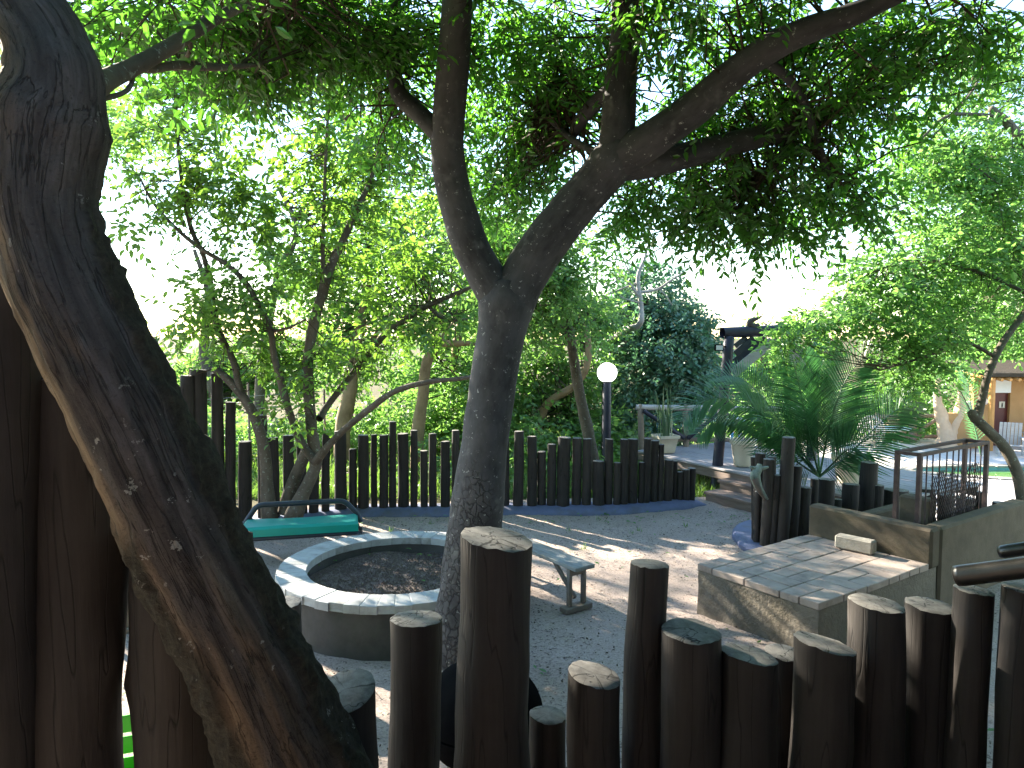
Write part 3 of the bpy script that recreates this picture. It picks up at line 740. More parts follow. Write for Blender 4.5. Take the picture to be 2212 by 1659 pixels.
relief_wall('base', .012, LU - .012, .012, LV + 1.8, -.05, TOP - th - .002, MAT['render'], .012, .06)
rr = random.Random(11)
def paver(x, y, sx, sy):
    mb = MB(); dz = rr.uniform(-.003, .003)
    mb.box((0, 0, 0), (sx - .007, sy - .007, th), bev=.005)
    o = mb.build('paver', MAT['paver'], braai); o.location = (x + sx / 2, y + sy / 2, TOP - th / 2 + dz); o.rotation_euler = (rr.uniform(-.004, .004), rr.uniform(-.004, .004), rr.uniform(-.006, .006))
bands = [(0, .16), (.16, .325), (.485, .325), (.81, LU - .81)]
for bi, (x0, w) in enumerate(bands):
    y = 0.0; k = bi
    while y < LV - .02:
        if bi == 0:
            s = .325 if y else .2; s = min(s, LV - y); paver(x0, y, w, s); y += s
        else:
            s = min(.1625, LV - y)
            if (k + bi) % 3 == 0 and LV - y > .33:
                paver(x0, y, w / 2, .325); paver(x0 + w / 2, y, w / 2, .325); y += .325
            else:
                paver(x0, y, w, s); y += s
        k += 1
# raised walls of the fire box behind the worktop
mbw = MB(); WT = .745
mbw.box((LU / 2, LV + .075, (TOP - th + WT) / 2), (LU + .02, .15, WT - TOP + th), bev=.022)
mbw.build('wall', MAT['cement'], braai)
mbw = MB(); mbw.box((LU - .06, LV + .15 + .9, (WT - .05) / 2), (.155, 1.8, WT + .046), bev=.022); mbw.build('wall', MAT['cement'], braai)
mbw = MB(); mbw.box((.06, LV + .15 + .9, (TOP - th + WT) / 2 - .1), (.13, 1.8, WT - TOP + th - .2), bev=.02); mbw.build('wall', MAT['cement'], braai)
# concrete pier inside
pl = at(1984, 1125, 6.75); 
mbw = MB(); mbw.box((LU - .42, LV + .62, .63), (.3, .12, .50), bev=.02); mbw.build('pier', MAT['cement'], braai)

# loose concrete brick on the worktop
bp = onz(1848, 1195, TOP) 
cb = MB(); cb.box((0, 0, .062), (.335, .11, .122), bev=.014)
o = cb.build('concrete_brick', MAT['stone'], None, False, loc=(bp.x + .03, bp.y + .07, TOP + .004)); o.rotation_euler = (0, 0, math.atan2(u.y, u.x) + .13)
tag(o, 'rounded pale concrete brick lying on the paved braai top', 'brick')

# steel rack with expanded mesh, standing in the fire box
rk0 = Vector((3.66, 6.42, 0)); L = 1.34
rack = thing('steel_rack', 'rusty steel rack with vertical bars and torn wire mesh standing on the braai', 'rack', (rk0.x, rk0.y, TOP), math.atan2(v.y, v.x))
# local x along v, local y along -u
H0, H1 = -.05, 1.315 - TOP
for nm, (x, y) in (('post', (0, 0)), ('post', (L, 0)), ('post', (.0, .2)), ('post', (L, .2))):
    MB().box((x, y, (H0 + H1) / 2), (.038, .038, H1 - H0)).build(nm, MAT['rust'], rack)
for (a, b) in (((0, 0), (L, 0)), ((0, .2), (L, .2)), ((0, .02), (0, .18)), ((L, .02), (L, .18))):
    MB().box(((a[0] + b[0]) / 2, (a[1] + b[1]) / 2, H1 + .017), (abs(a[0] - b[0]) + .036, abs(a[1] - b[1]) + .036 if a[1] != b[1] else .036, .03)).build('rail', MAT['rust'], rack)
for k in range(10):
    x = .13 + k * .122
    MB().bar((x, .0, .02), (x + rr.uniform(-.015, .015), 0, H1 + .005), .0065, 6).build('bar', MAT['rust'], rack)
mb = MB(); x0, x1, z0, z1 = .2, 1.16, .03, .74; dx, dz = .038, .075
for i in range(int((x1 - x0) / dx)):
    for j in range(int((z1 - z0) / dz * 2)):
        x = x0 + i * dx + (dx / 2 if j % 2 else 0); z = z0 + j * dz / 2
        if z > z1 - .12 * abs(math.sin(x * 9)) - (.12 if .68 < x < .8 else 0): continue
        for s in (-1, 1):
            w = .004; p = Vector((x, -.012 + .012 * math.sin(x * 7 + z * 4), z)); q = Vector((x + s * dx / 2, -.012 + .012 * math.sin((x + s * dx / 2) * 7 + (z + dz / 2) * 4), z + dz / 2))
            mb.bar(p, q, w, 3, cap=False)
mb.build('wire_mesh', MAT['rust'], rack)

# ------------------------------------------------------------------ benches
def local_frame(p, q):
    d = Vector((q.x - p.x, q.y - p.y, 0)); return math.atan2(d.y, d.x), d.length
# green upholstered bench
FL, FR, BRt = onz(520, 1143, .44), onz(774, 1128, .44), onz(746, 1111, .44)
ang, ln = local_frame(FL, FR)
gb = thing('padded_bench', 'teal vinyl padded bench on a dark tubular steel frame under the tree', 'bench', (FL.x, FL.y, 0), ang)
W = .35
def cushion(lx, ly, z0, z1):
    V = []; Fs = []; nx, ny = 40, 14
    for j in range(ny + 1):
        for i in range(nx + 1):
            x = lx * i / nx; y = ly * j / ny
            e = min(x, lx - x, y, ly - y); rnd = .028 * (1 - min(1, e / .03)) ** 2
            V.append((x, y, z1 - rnd + .006 * float(vnoise(np.array([[x * 1.0, y, 0]]), 5, 5)[0]) - .004 * math.exp(-((x - lx * .33) / .006) ** 2) - .004 * math.exp(-((x - lx * .9) / .006) ** 2)))
    n = nx + 1
    Fs = [(j * n + i, j * n + i + 1, (j + 1) * n + i + 1, (j + 1) * n + i) for j in range(ny) for i in range(nx)]
    rim = [i for i in range(n)] + [j * n + nx for j in range(1, ny + 1)] + [ny * n + i for i in range(nx - 1, -1, -1)] + [j * n for j in range(ny - 1, 0, -1)]
    b = len(V); V += [(V[i][0], V[i][1], z0) for i in rim]; m = len(rim)
    Fs += [(rim[(k + 1) % m], rim[k], b + k, b + (k + 1) % m) for k in range(m)] + [tuple(b + k for k in reversed(range(m)))]
    return MB().poly(V, Fs)
cushion(ln, W, .345, .45).build('seat_cushion', MAT['vinyl'], gb, True)
f = MB(); 
for y in (.02, W - .02): f.bar((-.02, y, .322), (ln + .02, y, .322), .022, 10)
for x in (.02, ln * .5, ln - .02): f.bar((x, .02, .322), (x, W - .02, .322), .018, 8)
f.build('seat_frame', MAT['darksteel'], gb, True)
for (x, y, sx, sy) in ((.02, .03, -.05, -.05), (ln - .02, .03, .07, -.06), (.02, W - .03, -.05, .05), (ln - .02, W - .03, .05, .05)):
    MB().pipe([(x, y, .322), (x + sx, y + sy, .28), (x + sx * 1.15, y + sy * 1.15, -.02)], [.02, .022, .022], 10).build('leg', MAT['darksteel'], gb, True)
zb_ = .585
MB().pipe([(-.03, W + .0, .35), (.02, W + .03, .44), (.10, W + .06, zb_ - .03), (.14, W + .06, zb_ - .006), (.19, W + .06, zb_), (ln - .21, W + .06, zb_), (ln - .16, W + .06, zb_ - .006), (ln - .11, W + .06, zb_ - .03), (ln + .0, W + .03, .44), (ln + .04, W, .35)], [.029] * 10, 10).build('back_rail', MAT['darksteel'], gb, True)

# plank benches
def plank_bench(loc, rz, L_, label, wid=.22, H_=.42, group=None):
    t = thing('plank_bench', label, 'bench', loc, rz, group)
    mb = MB(); mb.box((L_ / 2, 0, H_ - .018), (L_, wid, .036), bev=.006); mb.build('plank', MAT['plank'], t)
    for x in (.12, L_ - .12):
        MB().box((x, 0, H_ - .07), (.045, wid * .86, .066), bev=.004).build('crosspiece', MAT['bench_leg'], t)
        for y in (-wid * .36, wid * .36):
            MB().box((x, y, (H_ - .104 + .05) / 2), (.042, .034, H_ - .104 - .05 + .002), bev=.003).build('leg', MAT['bench_leg'], t)
        MB().box((x, 0, .025), (.10, wid * 1.35, .045), bev=.005).build('foot', MAT['bench_leg'], t)
        s = 1 if x < L_ / 2 else -1
        p = Vector((x + s * .02, 0, .10)); q = Vector((x + s * .34, 0, H_ - .04)); d = q - p
        M = Matrix.Rotation(-math.atan2(d.z, d.x), 3, 'Y')
        MB().box((p + q) / 2, (d.length, .03, .036), M=M, bev=.003).build('brace', MAT['bench_leg'], t)
    return t
n0 = onz(1265, 1226, .42); n1 = onz(1152, 1181, .42)
ang, _ = local_frame(n0, n1)
plank_bench((n0.x, n0.y, .012), ang, 1.55, 'narrow grey plank bench between the tree trunk and the open sand')
m0 = onz(312, 1250, .42); m1 = onz(262, 1158, .42)
ang, _ = local_frame(m0, m1)
plank_bench((m0.x - .1, m0.y - .25, .012), ang, 1.6, 'pale plank bench half hidden behind the leaning trunk at left', .26)

# stump seat by the pit
st = thing('stump_seat', 'short sawn log stump beside the fire pit, behind the leaning trunk', 'stump', (0, 0, 0))
sp_ = at(612, 1303, 4.9); st.location = (sp_.x, 4.9, 0)
log(st, (sp_.x, 4.9, -.03), sp_, .125, .05, .05, 20, 400, name='stump')

# black kettle barbecue behind the tall near log
kc = at(1042, 1530, 3.25)
kt = thing('kettle_barbecue', 'black round kettle barbecue just behind the tallest near log', 'barbecue', (kc.x, 3.25, 0))
def lathe(prof, n=32):
    V = []; Fs = []
    for r_, z in prof:
        V += [(r_ * math.cos(2 * math.pi * k / n), r_ * math.sin(2 * math.pi * k / n), z) for k in range(n)]
    for i in range(len(prof) - 1):
        for k in range(n): Fs.append((i * n + k, i * n + (k + 1) % n, (i + 1) * n + (k + 1) % n, (i + 1) * n + k))
    Fs.append(tuple(range((len(prof) - 1) * n, len(prof) * n))); Fs.append(tuple(reversed(range(n))))
    return MB().poly(V, Fs)
kr = .285; zc = kc.z - .04
lathe([(kr * math.cos(a), zc + .012 + kr * .86 * math.sin(a)) for a in [math.radians(x) for x in (0, 4, 12, 24, 36, 48, 60, 72, 82, 88)]], 40).build('lid', MAT['iron'], kt, True)
lathe([(kr * .985 * math.cos(a), zc + kr * .8 * math.sin(a)) for a in [math.radians(x) for x in (-85, -70, -55, -40, -25, -10, 0)]], 40).build('bowl', MAT['iron'], kt, True)
for k in range(3):
    a = 2.1 * k + .4; MB().bar((.1 * math.cos(a), .1 * math.sin(a), zc - .18), (.25 * math.cos(a), .25 * math.sin(a), 0), .011, 8).build('leg', MAT['darksteel'], kt, True)
# lime chair seen through the gap in the posts
gp = at(280, 1557, 3.3)
gc = thing('plastic_chair', 'bright lime green plastic chair glimpsed between the big dark posts', 'chair', (gp.x, 3.3, 0), .35)
MB().box((0, .0, .22), (.32, .32, .02), bev=.008).build('seat', MAT['green'], gc)
for k in range(3): MB().box((0, .15 + .014 * k, .285 + k * .1), (.32, .016, .088), bev=.004).build('slat', MAT['green'], gc)
for x in (-.14, .14):
    MB().bar((x, .165, .21), (x, .205, .52), .012, 8).build('upright', MAT['green'], gc)
    for y in (-.14, .14): MB().bar((x, y, .22), (x * 1.1, y * 1.1, .01), .014, 8).build('leg', MAT['green'], gc)
MAT['thatchd'] = mottled('dark_thatch', (.04, .032, .024), (.07, .056, .04), 9, .95, 60, .9, .02, .1)  # thatch darkened so the porch bounces little light

# ------------------------------------------------------------------ lamp post
LD = 12.2; lg = at(1314, 805, LD)
lamp = thing('globe_lamp', 'white globe lamp on a dark navy post behind the back palisade', 'lamp', (lg.x - .02, LD, 0))
lathe([(.075, -.05), (.074, .8), (.07, lg.z - .17), (.062, lg.z - .155)], 18).build('post', MAT['navy'], lamp, True)
lathe([(.05, lg.z - .16), (.08, lg.z - .158), (.085, lg.z - .14), (.06, lg.z - .13)], 18).build('collar', MAT['navy'], lamp, True)
lathe([(.001, lg.z - .168)] + [(.168 * math.cos(math.radians(a)), lg.z + .168 * math.sin(math.radians(a))) for a in range(-80, 81, 10)] + [(.001, lg.z + .168)], 28).build('globe', MAT['globe'], lamp, True)
MB().pipe([(-.085, -.03, -.05), (-.085, -.03, lg.z - .3), (-.07, -.02, lg.z - .17)], [.006] * 3, 6).build('cable', MAT['iron'], lamp, True)

# ------------------------------------------------------------------ deck, steps, rail, pergola
DZ = .38
d0 = onz(1368, 977, DZ); d1 = onz(1436, 986, DZ); d2 = onz(1566, 1014, DZ); 
fd = (d2 - d1); fd.z = 0; FA = math.atan2(fd.y, fd.x); fdn = fd.normalized(); bk = Vector((-fdn.y, fdn.x, 0))
deck = thing('timber_deck', 'raised grey timber deck at the top of the wooden steps', 'deck', (d1.x, d1.y, 0), FA)
DL, DW = 4.6, 2.3
rr = random.Random(2)
nb = 22
me0 = MB().box((0, 0, 0), (DL, DW / nb - .008, .03), bev=.003)
first = None
for k in range(nb):
    if first is None: first = me0.build('board', MAT['deck'], deck); o = first
    else: o = link('board', first.data, deck)
    o.location = (DL / 2 - .75 + rr.uniform(-.02, .02), DW * (k + .5) / nb - .02, DZ - .015 + rr.uniform(-.002, .002))
for y in (.03, DW - .1): MB().box((DL / 2 - .75, y, DZ - .1), (DL - .04, .05, .13), bev=.004).build('joist', MAT['step'], deck)
for x in (-.6, .35, 1.3, 2.3, 3.5):
    for y in (.12, DW - .2): MB().box((x, y, -.15), (.09, .09, .88), bev=.006).build('stilt', MAT['step'], deck)
# steps, each tread two boards
def step(px0, py0, px1, py1, z, depth, label):
    a = onz(px0, py0, z); b = onz(px1, py1, z); d = b - a; d.z = 0; ln_ = d.length + .9; rz = math.atan2(d.y, d.x)
    t = thing('wooden_step', label, 'step', (a.x, a.y, 0), rz)
    for k in range(2): MB().box((ln_ / 2, depth * (k + .5) / 2, z - .02), (ln_, depth / 2 - .008, .04), bev=.005).build('tread_board', MAT['step'], t)
    MB().box((ln_ / 2, .035, z / 2 - .03), (ln_ - .06, .03, z - .02), bev=.004).build('riser_board', MAT['step'], t)
    for x in (.1, ln_ - .15): MB().box((x, depth * .55, z / 2 - .035), (.07, depth * .7, z - .02)).build('bearer', MAT['step'], t)
step(1519, 1061, 1612, 1083, .14, .36, 'lowest brown plank step up to the deck')
step(1549, 1036, 1620, 1050, .265, .34, 'upper brown plank step just below the deck')

def pole_bar(t, nm, p, q, r, mat, seed=0):
    return link(nm, limb_mesh(nm, [(p, r), ((p + q) / 2, r * .98), (q, r * .95)], mat, 10, .25, .04, seed), t, world=True)
rail = thing('deck_railing', 'rough pole railing with diagonal braces along the back of the deck', 'railing', onz(1480, 969, DZ))
RD = d1.y + 1.75
xs_ = [1383, 1480, 1556, 1640, 1722]
def rp(px, py): return at(px, py, 13.1)
for i, x in enumerate(xs_): pole_bar(rail, 'post', rp(x + 3, 985), rp(x, 876), .055, MAT['bench_leg'], i)
pole_bar(rail, 'rail', rp(1374, 880), rp(1735, 884), .05, MAT['silver'], 9)
pole_bar(rail, 'rail', rp(1390, 949), rp(1735, 951), .04, MAT['bench_leg'], 10)
for i, (a, b) in enumerate((((1388, 886), (1476, 945)), ((1552, 888), (1484, 946)), ((1560, 888), (1636, 946)))):
    pole_bar(rail, 'brace', rp(*a) + Vector((0, -.07, 0)), rp(*b) + Vector((0, -.07, 0)), .04, MAT['navy'], 20 + i)

perg = thing('pergola_gateway', 'dark pole gateway with slatted corner braces over the wooden steps', 'pergola', onz(1550, 1055, 0))
PD = 11.15
pt = at(1575, 728, PD); pb = Vector((pt.x - .17, PD, -.05))
pole_bar(perg, 'post', pb, pt, .085, MAT['navy'], 31)
pt2 = at(1762, 728, PD + .5); pole_bar(perg, 'post', Vector((pt2.x - .02, PD + .5, -.6)), pt2, .085, MAT['navy'], 32)
b0 = at(1560, 719, PD); b1 = at(1790, 709, PD + .55)
link('beam', limb_mesh('beam', [(b0, .085), ((b0 + b1) / 2, .09), (b1, .085)], MAT['navy'], 14, .15, .03, 33), perg, world=True)
def slat(p, q, w, mat, off=0.0):
    a = at(*p, PD + .03 + off); b = at(*q, PD + .12 + off); d = b - a; L_ = d.length
    M = Matrix((d.normalized(), Vector((0, 1, 0)), d.normalized().cross(Vector((0, 1, 0))))).transposed()
    mb = MB(); mb.box((a + b) / 2, (L_, .025, w), M=M, bev=.004); mb.build('slat', mat, perg, world=True)
slat((1584, 806), (1668, 737), .15, MAT['silver'], -.08)
slat((1588, 783), (1652, 728), .13, MAT['navy'])
slat((1588, 765), (1628, 730), .10, MAT['navy'])
slat((1588, 748), (1612, 728), .08, MAT['navy'])
slat((1664, 737), (1740, 792), .15, MAT['silver'], -.04)
slat((1690, 732), (1744, 772), .12, MAT['navy'], .1)
# floodlight on the post
fl = at(1553, 751, PD - .12)
t = thing('floodlight', 'small square floodlight bracketed to the pergola post', 'floodlight', fl)
MB().box((0, 0, 0), (.13, .06, .1), bev=.01).build('housing', MAT['iron'], t)
MB().box((0, -.033, 0), (.1, .008, .07)).build('glass', MAT['white'], t)
MB().bar((.04, .02, 0), (.16, .1, .03), .012, 6).build('bracket', MAT['iron'], t)
# curled horn on the beam
hs = [at(1640, 706, PD + .15), at(1626, 706, PD + .15), at(1619, 699, PD + .14), at(1624, 692, PD + .13), at(1636, 688, PD + .12), at(1647, 682, PD + .12)]
o = link('horn', limb_mesh('horn', list(zip(hs, (.05, .055, .05, .04, .025, .008))), MAT['horn'], 10, .03, .06, 3))
tag(o, 'dark curled animal horn fixed on top of the pergola beam', 'horn')

# pots on the deck
def planter(name, label, loc, rtop, h, square=False, mat='pot'):
    t = thing(name, label, 'flower pot', loc)
    n = 4 if square else 24; k = 1.25 if square else 1.0; rt = rtop * k
    mbq = MB(); prof = [(rt * .62, 0), (rt * .66, .015), (rt * .74, h * .35), (rt * .86, h * .8), (rt * .9, h * .82), (rt, h * .84), (rt, h), (rt * .9, h), (rt * .86, h * .88), (.01, h * .87)]
    V = []; Fs = []
    for r_, z in prof: V += [(r_ * math.cos(2 * math.pi * (j + .5) / n + .25), r_ * math.sin(2 * math.pi * (j + .5) / n + .25), z) for j in range(n)]
    for i in range(len(prof) - 1):
        for j in range(n): Fs.append((i * n + j, i * n + (j + 1) % n, (i + 1) * n + (j + 1) % n, (i + 1) * n + j))
    Fs.append(tuple(reversed(range(n))))
    mbq.poly(V, Fs).build('pot', MAT[mat], t, True)
    return t
p = onz(1437, 978, DZ); p.z = DZ + .012
sv = planter('sword_plant', 'tall upright sword-leaved plant in a square cream pot at the deck corner', p, .21, .30, True)
rr = random.Random(9)
for k in range(13):
    a = rr.uniform(0, 6.28); r0 = rr.uniform(.02, .12); h = rr.uniform(.55, 1.02); ln_ = rr.uniform(-.16, .2); w = rr.uniform(.018, .028)
    x, y = r0 * math.cos(a), r0 * math.sin(a); V = []; d = Vector((math.cos(a), math.sin(a), 0)); sd = Vector((-d.y, d.x, 0))
    for i in range(7):
        f_ = i / 6; c = Vector((x, y, .25)) + Vector((0, 0, h * f_)) + d * (ln_ * f_ * f_ + .02 * f_); ww = w * (1 - max(0, f_ - .6) / .4) * (.7 + .3 * min(1, f_ * 4))
        V += [c + sd * ww + d * .006, c, c - sd * ww + d * .006]
    Fs = [(i * 3 + j, i * 3 + j + 1, i * 3 + j + 4, i * 3 + j + 3) for i in range(6) for j in range(2)]
    MB().poly(V, Fs).build('leaf', MAT['leaf_s'], sv, True)
p = onz(1604, 1007, DZ); p.z = DZ + .012
bp_ = planter('potted_shrub', 'bare twiggy shrub in a cream pot beside the wooden steps', p, .205, .41)
for k in range(6):
    a = rr.uniform(0, 6.28); e_ = rr.uniform(.05, .16); h = rr.uniform(.2, .45)
    MB().pipe([(0.02 * math.cos(a), .02 * math.sin(a), .34), (e_ * .5 * math.cos(a), e_ * .5 * math.sin(a), .36 + h * .5), (e_ * math.cos(a + .3), e_ * math.sin(a + .3), .36 + h)], [.012, .009, .004], 6).build('stem', MAT['silver'], bp_, True)

# blue lounger beyond the railing
t = thing('plastic_lounger', 'blue and white plastic lounger beyond the deck railing', 'lounger', at(1500, 905, 15.5)); lz = t.location.z
MB().box((0, 0, 0), (2.0, .6, .05), bev=.02).build('bed', MAT['ltblue'], t)
M = Matrix.Rotation(-.95, 3, 'Y'); MB().box((-1.06, 0, .14), (.5, .56, .05), M=M, bev=.02).build('backrest', MAT['blue'], t)
for y in (-.31, .31): MB().box((0, y, .035), (2.0, .04, .035), bev=.01).build('edge_rail', MAT['white'], t)
for x in (-.85, .9):
    for y in (-.26, .26): MB().box((x, y, -lz / 2 - .05), (.05, .05, lz + .06), bev=.008).build('leg', MAT['blue'], t)

# wire stock fence behind the left end of the palisade, with an orange tag
wf = thing('wire_fence', 'thin wire fence on slim rusty posts beyond the left palisade', 'fence', at(540, 990, 12.5))
for i, (x, yt, D) in enumerate(((536, 826, 12.5), (395, 815, 11.5), (700, 840, 13.6), (250, 810, 10.8))):
    tp = at(x, yt, D); MB().bar((tp.x, D, -.1), tp, .022, 6).build('post', MAT['bench_leg'], wf, world=True)
for k in range(6):
    z = .25 + k * .22; pts = [at(250, 800, 10.8), at(395, 800, 11.5), at(536, 800, 12.5), at(700, 800, 13.6)]
    MB().pipe([(p_.x, p_.y, z) for p_ in pts], [.004] * 4, 4).build('wire', MAT['silver'], wf, world=True)
og = at(399, 838, 11.4)
o = MB().box((0, 0, 0), (.13, .012, .1), bev=.003).build('warning_plate', MAT['orange'], None, loc=og); tag(o, 'small orange plastic plate on the wire fence at left', 'plate')

# ------------------------------------------------------------------ animal skull on the right palisade
sk = [at(1641, 1003, 7.75), at(1638, 1014, 7.73), at(1631, 1026, 7.7), at(1635, 1042, 7.7), at(1640, 1055, 7.71), at(1650, 1070, 7.74), at(1658, 1078, 7.78)]
skull = thing('animal_skull', 'grey-green weathered long animal skull hung nose down on the palisade', 'skull', sk[3])
link('cranium', limb_mesh('cranium', list(zip(sk, (.025, .042, .055, .048, .037, .026, .012))), MAT['skull'], 14, .02, .12, 8, freq=14), skull, world=True)
for s in (-1, 1):
    e_ = sk[1]; link('horn_core', limb_mesh('horn_core', [(e_, .024), (e_ + Vector((s * .06, -.02, .02)), .02), (e_ + Vector((s * .1, -.02, .03)), .012)], MAT['skull'], 8, .02, .1, 9), skull, world=True)
jw = [sk[2] + Vector((-.02, -.05, -.03)), sk[3] + Vector((.0, -.07, -.06)), sk[5] + Vector((-.01, -.05, -.03))]
link('jaw', limb_mesh('jaw', list(zip(jw, (.03, .028, .012))), MAT['horn'], 10, .02, .12, 8, freq=14), skull, world=True)

# ------------------------------------------------------------------ pool terrace
pool = [POOL_C + Vector((2.1 * math.cos(a) * (1 + .12 * math.cos(2 * a + .5)), .85 * math.sin(a) * (1 + .15 * math.sin(a * 3)), 0)) for a in [2 * math.pi * k / 36 for k in range(36)]]
outer = [Vector(p) for p in ((4.2, 12.6, 0), (7.2, 9.6, 0), (12, 8, 0), (40, 8, 0), (40, 27, 0), (7.5, 27, 0), (6.0, 21, 0), (5.2, 15.5, 0))]
tri = tessellate_polygon([[Vector((p.x, p.y, 0)) for p in outer], [Vector((p.x, p.y, 0)) for p in pool]])
allp = [(p.x, p.y, TZ) for p in outer + pool]
fs = []
for a_, b_, c_ in tri:
    A_, B_, C_ = (Vector(allp[i]) for i in (a_, b_, c_)); fs.append((a_, b_, c_) if (B_ - A_).cross(C_ - A_).z > 0 else (a_, c_, b_))
tag(MB().poly(allp, fs).build('terrace_paving', MAT['pave']), kind='structure')
n = len(pool); V = [(p.x, p.y, TZ - .001) for p in pool] + [(p.x, p.y, TZ - .9) for p in pool]
o = MB().poly(V, [((i + 1) % n, i, i + n, (i + 1) % n + n) for i in range(n)] + [tuple(range(n, 2 * n))]).build('pool_basin', MAT['pooltile']); tag(o, kind='structure')
o = MB().poly([(POOL_C.x + (p.x - POOL_C.x) * .997, POOL_C.y + (p.y - POOL_C.y) * .997, TZ - .1) for p in pool], [tuple(range(n))]).build('pool_water', MAT['water']); tag(o, kind='structure')
cop = thing('pool_coping', 'pale stone coping round the swimming pool', 'coping', (POOL_C.x, POOL_C.y, TZ))
for k in range(36):
    p, q = pool[k], pool[(k + 1) % 36]; d = q - p
    m_ = (p + q) / 2; dirn = (m_ - POOL_C).normalized()
    MB().box((m_.x - POOL_C.x + dirn.x * .14, m_.y - POOL_C.y + dirn.y * .14, .012), (d.length * 1.02, .3, .05), math.atan2(d.y, d.x), bev=.006).build('stone', MAT['stone'], cop)

# ablution building beyond the pool
bw = onz(2120, 969, TZ); BD = bw.y
bld = thing('ablution_building', 'ochre plastered building with a dark red door under a pole roof', 'building', (bw.x, BD, TZ))
def bx_(name, x0, x1, y0, y1, z0, z1, mat, parent=bld, bev=0):
    return MB().box(((x0 + x1) / 2, (y0 + y1) / 2, (z0 + z1) / 2), (x1 - x0, y1 - y0, z1 - z0), bev=bev).build(name, MAT[mat], parent)
def bxx(px, D=None): return at(px, 969, D or BD).x - bw.x
def bzz(py, D=None): return at(2120, py, D or BD).z - TZ
# low screen wall, main wall with door opening, gable
bx_('wall', bxx(2035), bxx(2098), 0, .25, 0, bzz(893), 'ochre')
bx_('wall', bxx(2120), bxx(2158), .5, .75, 0, bzz(815), 'ochre')
bx_('wall', bxx(2098), bxx(2122), .0, .28, 0, bzz(893) - .002, 'ochre')
bx_('wall', bxx(2200), bxx(2600), .5, .75, 0, bzz(815), 'ochre')
bx_('lintel', bxx(2158), bxx(2200), .48, .76, bzz(851), bzz(815), 'white')
dr = bx_('door', bxx(2158), bxx(2200), .62, .68, 0, bzz(851), 'reddoor')
sx = bxx(2179)
sg = MB().box((sx + .12, .60, bzz(878)), (.19, .016, .21), bev=.003).build('sign_plate', MAT['pot'], dr)
fig = MB(); fig.box((sx + .12, .589, bzz(878) - .01), (.04, .006, .08)); fig.box((sx + .12, .589, bzz(878) + .05), (.03, .006, .03)); fig.box((sx + .105, .589, bzz(878) - .065), (.015, .006, .05)); fig.box((sx + .135, .589, bzz(878) - .065), (.015, .006, .05))
fig.build('pictogram', MAT['iron'], dr)
rf = MB(); rz0 = bzz(812); 
rf.poly([(bxx(2105), -.6, rz0), (bxx(2600), -.6, rz0), (bxx(2600), 3.0, rz0 + .3), (bxx(2105), 3.0, rz0 + .3), (bxx(2105), -.6, rz0 + .12), (bxx(2600), -.6, rz0 + .12), (bxx(2600), 3.0, rz0 + .42), (bxx(2105), 3.0, rz0 + .42)],
        [(0, 1, 2, 3), (7, 6, 5, 4), (4, 5, 1, 0), (5, 6, 2, 1), (6, 7, 3, 2), (7, 4, 0, 3)])
ro = rf.build('roof', MAT['thatchd'], bld)
for k in range(16): MB().bar((bxx(2108) + k * .28, -.72, rz0 - .09), (bxx(2108) + k * .28, 1.2, rz0 + .12), .05, 8).build('rafter', MAT['rafter'], ro, True)
for px_ in (2118, 2209): MB().bar((bxx(px_), -.45, 0), (bxx(px_), -.45, rz0 - .03), .09, 10).build('column', MAT['rafter' if px_ < 2200 else 'silver'], bld, True)
MB().box((bxx(2120) - .05, -.15, bzz(866)), (.16, .16, .2), bev=.05).build('wall_lamp', MAT['white'], bld)

# pale pillar in front of the screen wall
pd = onz(2091, 966, TZ); tp = at(2088, 868, pd.y)
t = thing('pale_pole', 'pale sunlit round pole standing before the ochre screen wall', 'pole', (pd.x, pd.y, TZ))
MB().pipe([(0, 0, 0), (.02, 0, 1.0), (tp.x - pd.x, 0, tp.z - TZ)], [.15, .14, .13], 14).build('shaft', MAT['silver'], t, True)
# pale driftwood / twin trunk sculpture
dw = onz(2040, 968, TZ)
t = thing('pale_twin_trunk', 'pale twisted twin tree trunk on the terrace before the screen wall', 'tree', dw)
for pts, rad in (([(0, 0, 0), (.02, 0, .45), (-.12, 0, 1.0), (-.3, 0, 1.6), (-.28, 0, 2.3)], (.34, .26, .2, .14, .07)), ([(.1, 0, .25), (.3, .05, .8), (.5, .05, 1.3), (.46, .05, 1.9)], (.26, .21, .17, .07))):
    link('trunk', limb_mesh('trunk', [(Vector(p_), r_) for p_, r_ in zip(pts, rad)], MAT['clay'], 12, .08, .16, 5), t)
# terrace rail, round table, clay urn, egg chair, armchairs
tr = thing('terrace_railing', 'brown pole railing with a diagonal brace at the back of the terrace', 'railing', onz(1980, 955, TZ))
ry = onz(1980, 955, TZ).y
def tp_(px, py): return at(px, py, ry)
for i, px_ in enumerate((1895, 1972, 2030)): pole_bar(tr, 'post', tp_(px_, 960), tp_(px_, 893 - 2 * i), .13 if i == 1 else .08, MAT['bench_leg'], 50 + i)
pole_bar(tr, 'rail', tp_(1885, 900), tp_(2040, 898), .07, MAT['bench_leg'], 54); pole_bar(tr, 'rail', tp_(1885, 942), tp_(2040, 943), .07, MAT['bench_leg'], 55)
pole_bar(tr, 'brace', tp_(1975, 938), tp_(2028, 902), .06, MAT['bench_leg'], 56)
p = onz(1932, 950, TZ); ur = thing('clay_urn', 'round pale clay urn by the terrace railing', 'urn', p)
lathe([(.2, 0), (.32, .12), (.38, .34), (.34, .55), (.24, .66), (.22, .7), (.26, .74), (.2, .74)], 24).build('body', MAT['clay'], ur, True)
p = onz(1921, 972, TZ); tb = thing('round_table', 'white round garden table on the terrace', 'table', p)
lathe([(.62, .70), (.62, .735), (.01, .74)], 28).build('table_top', MAT['white'], tb, True)
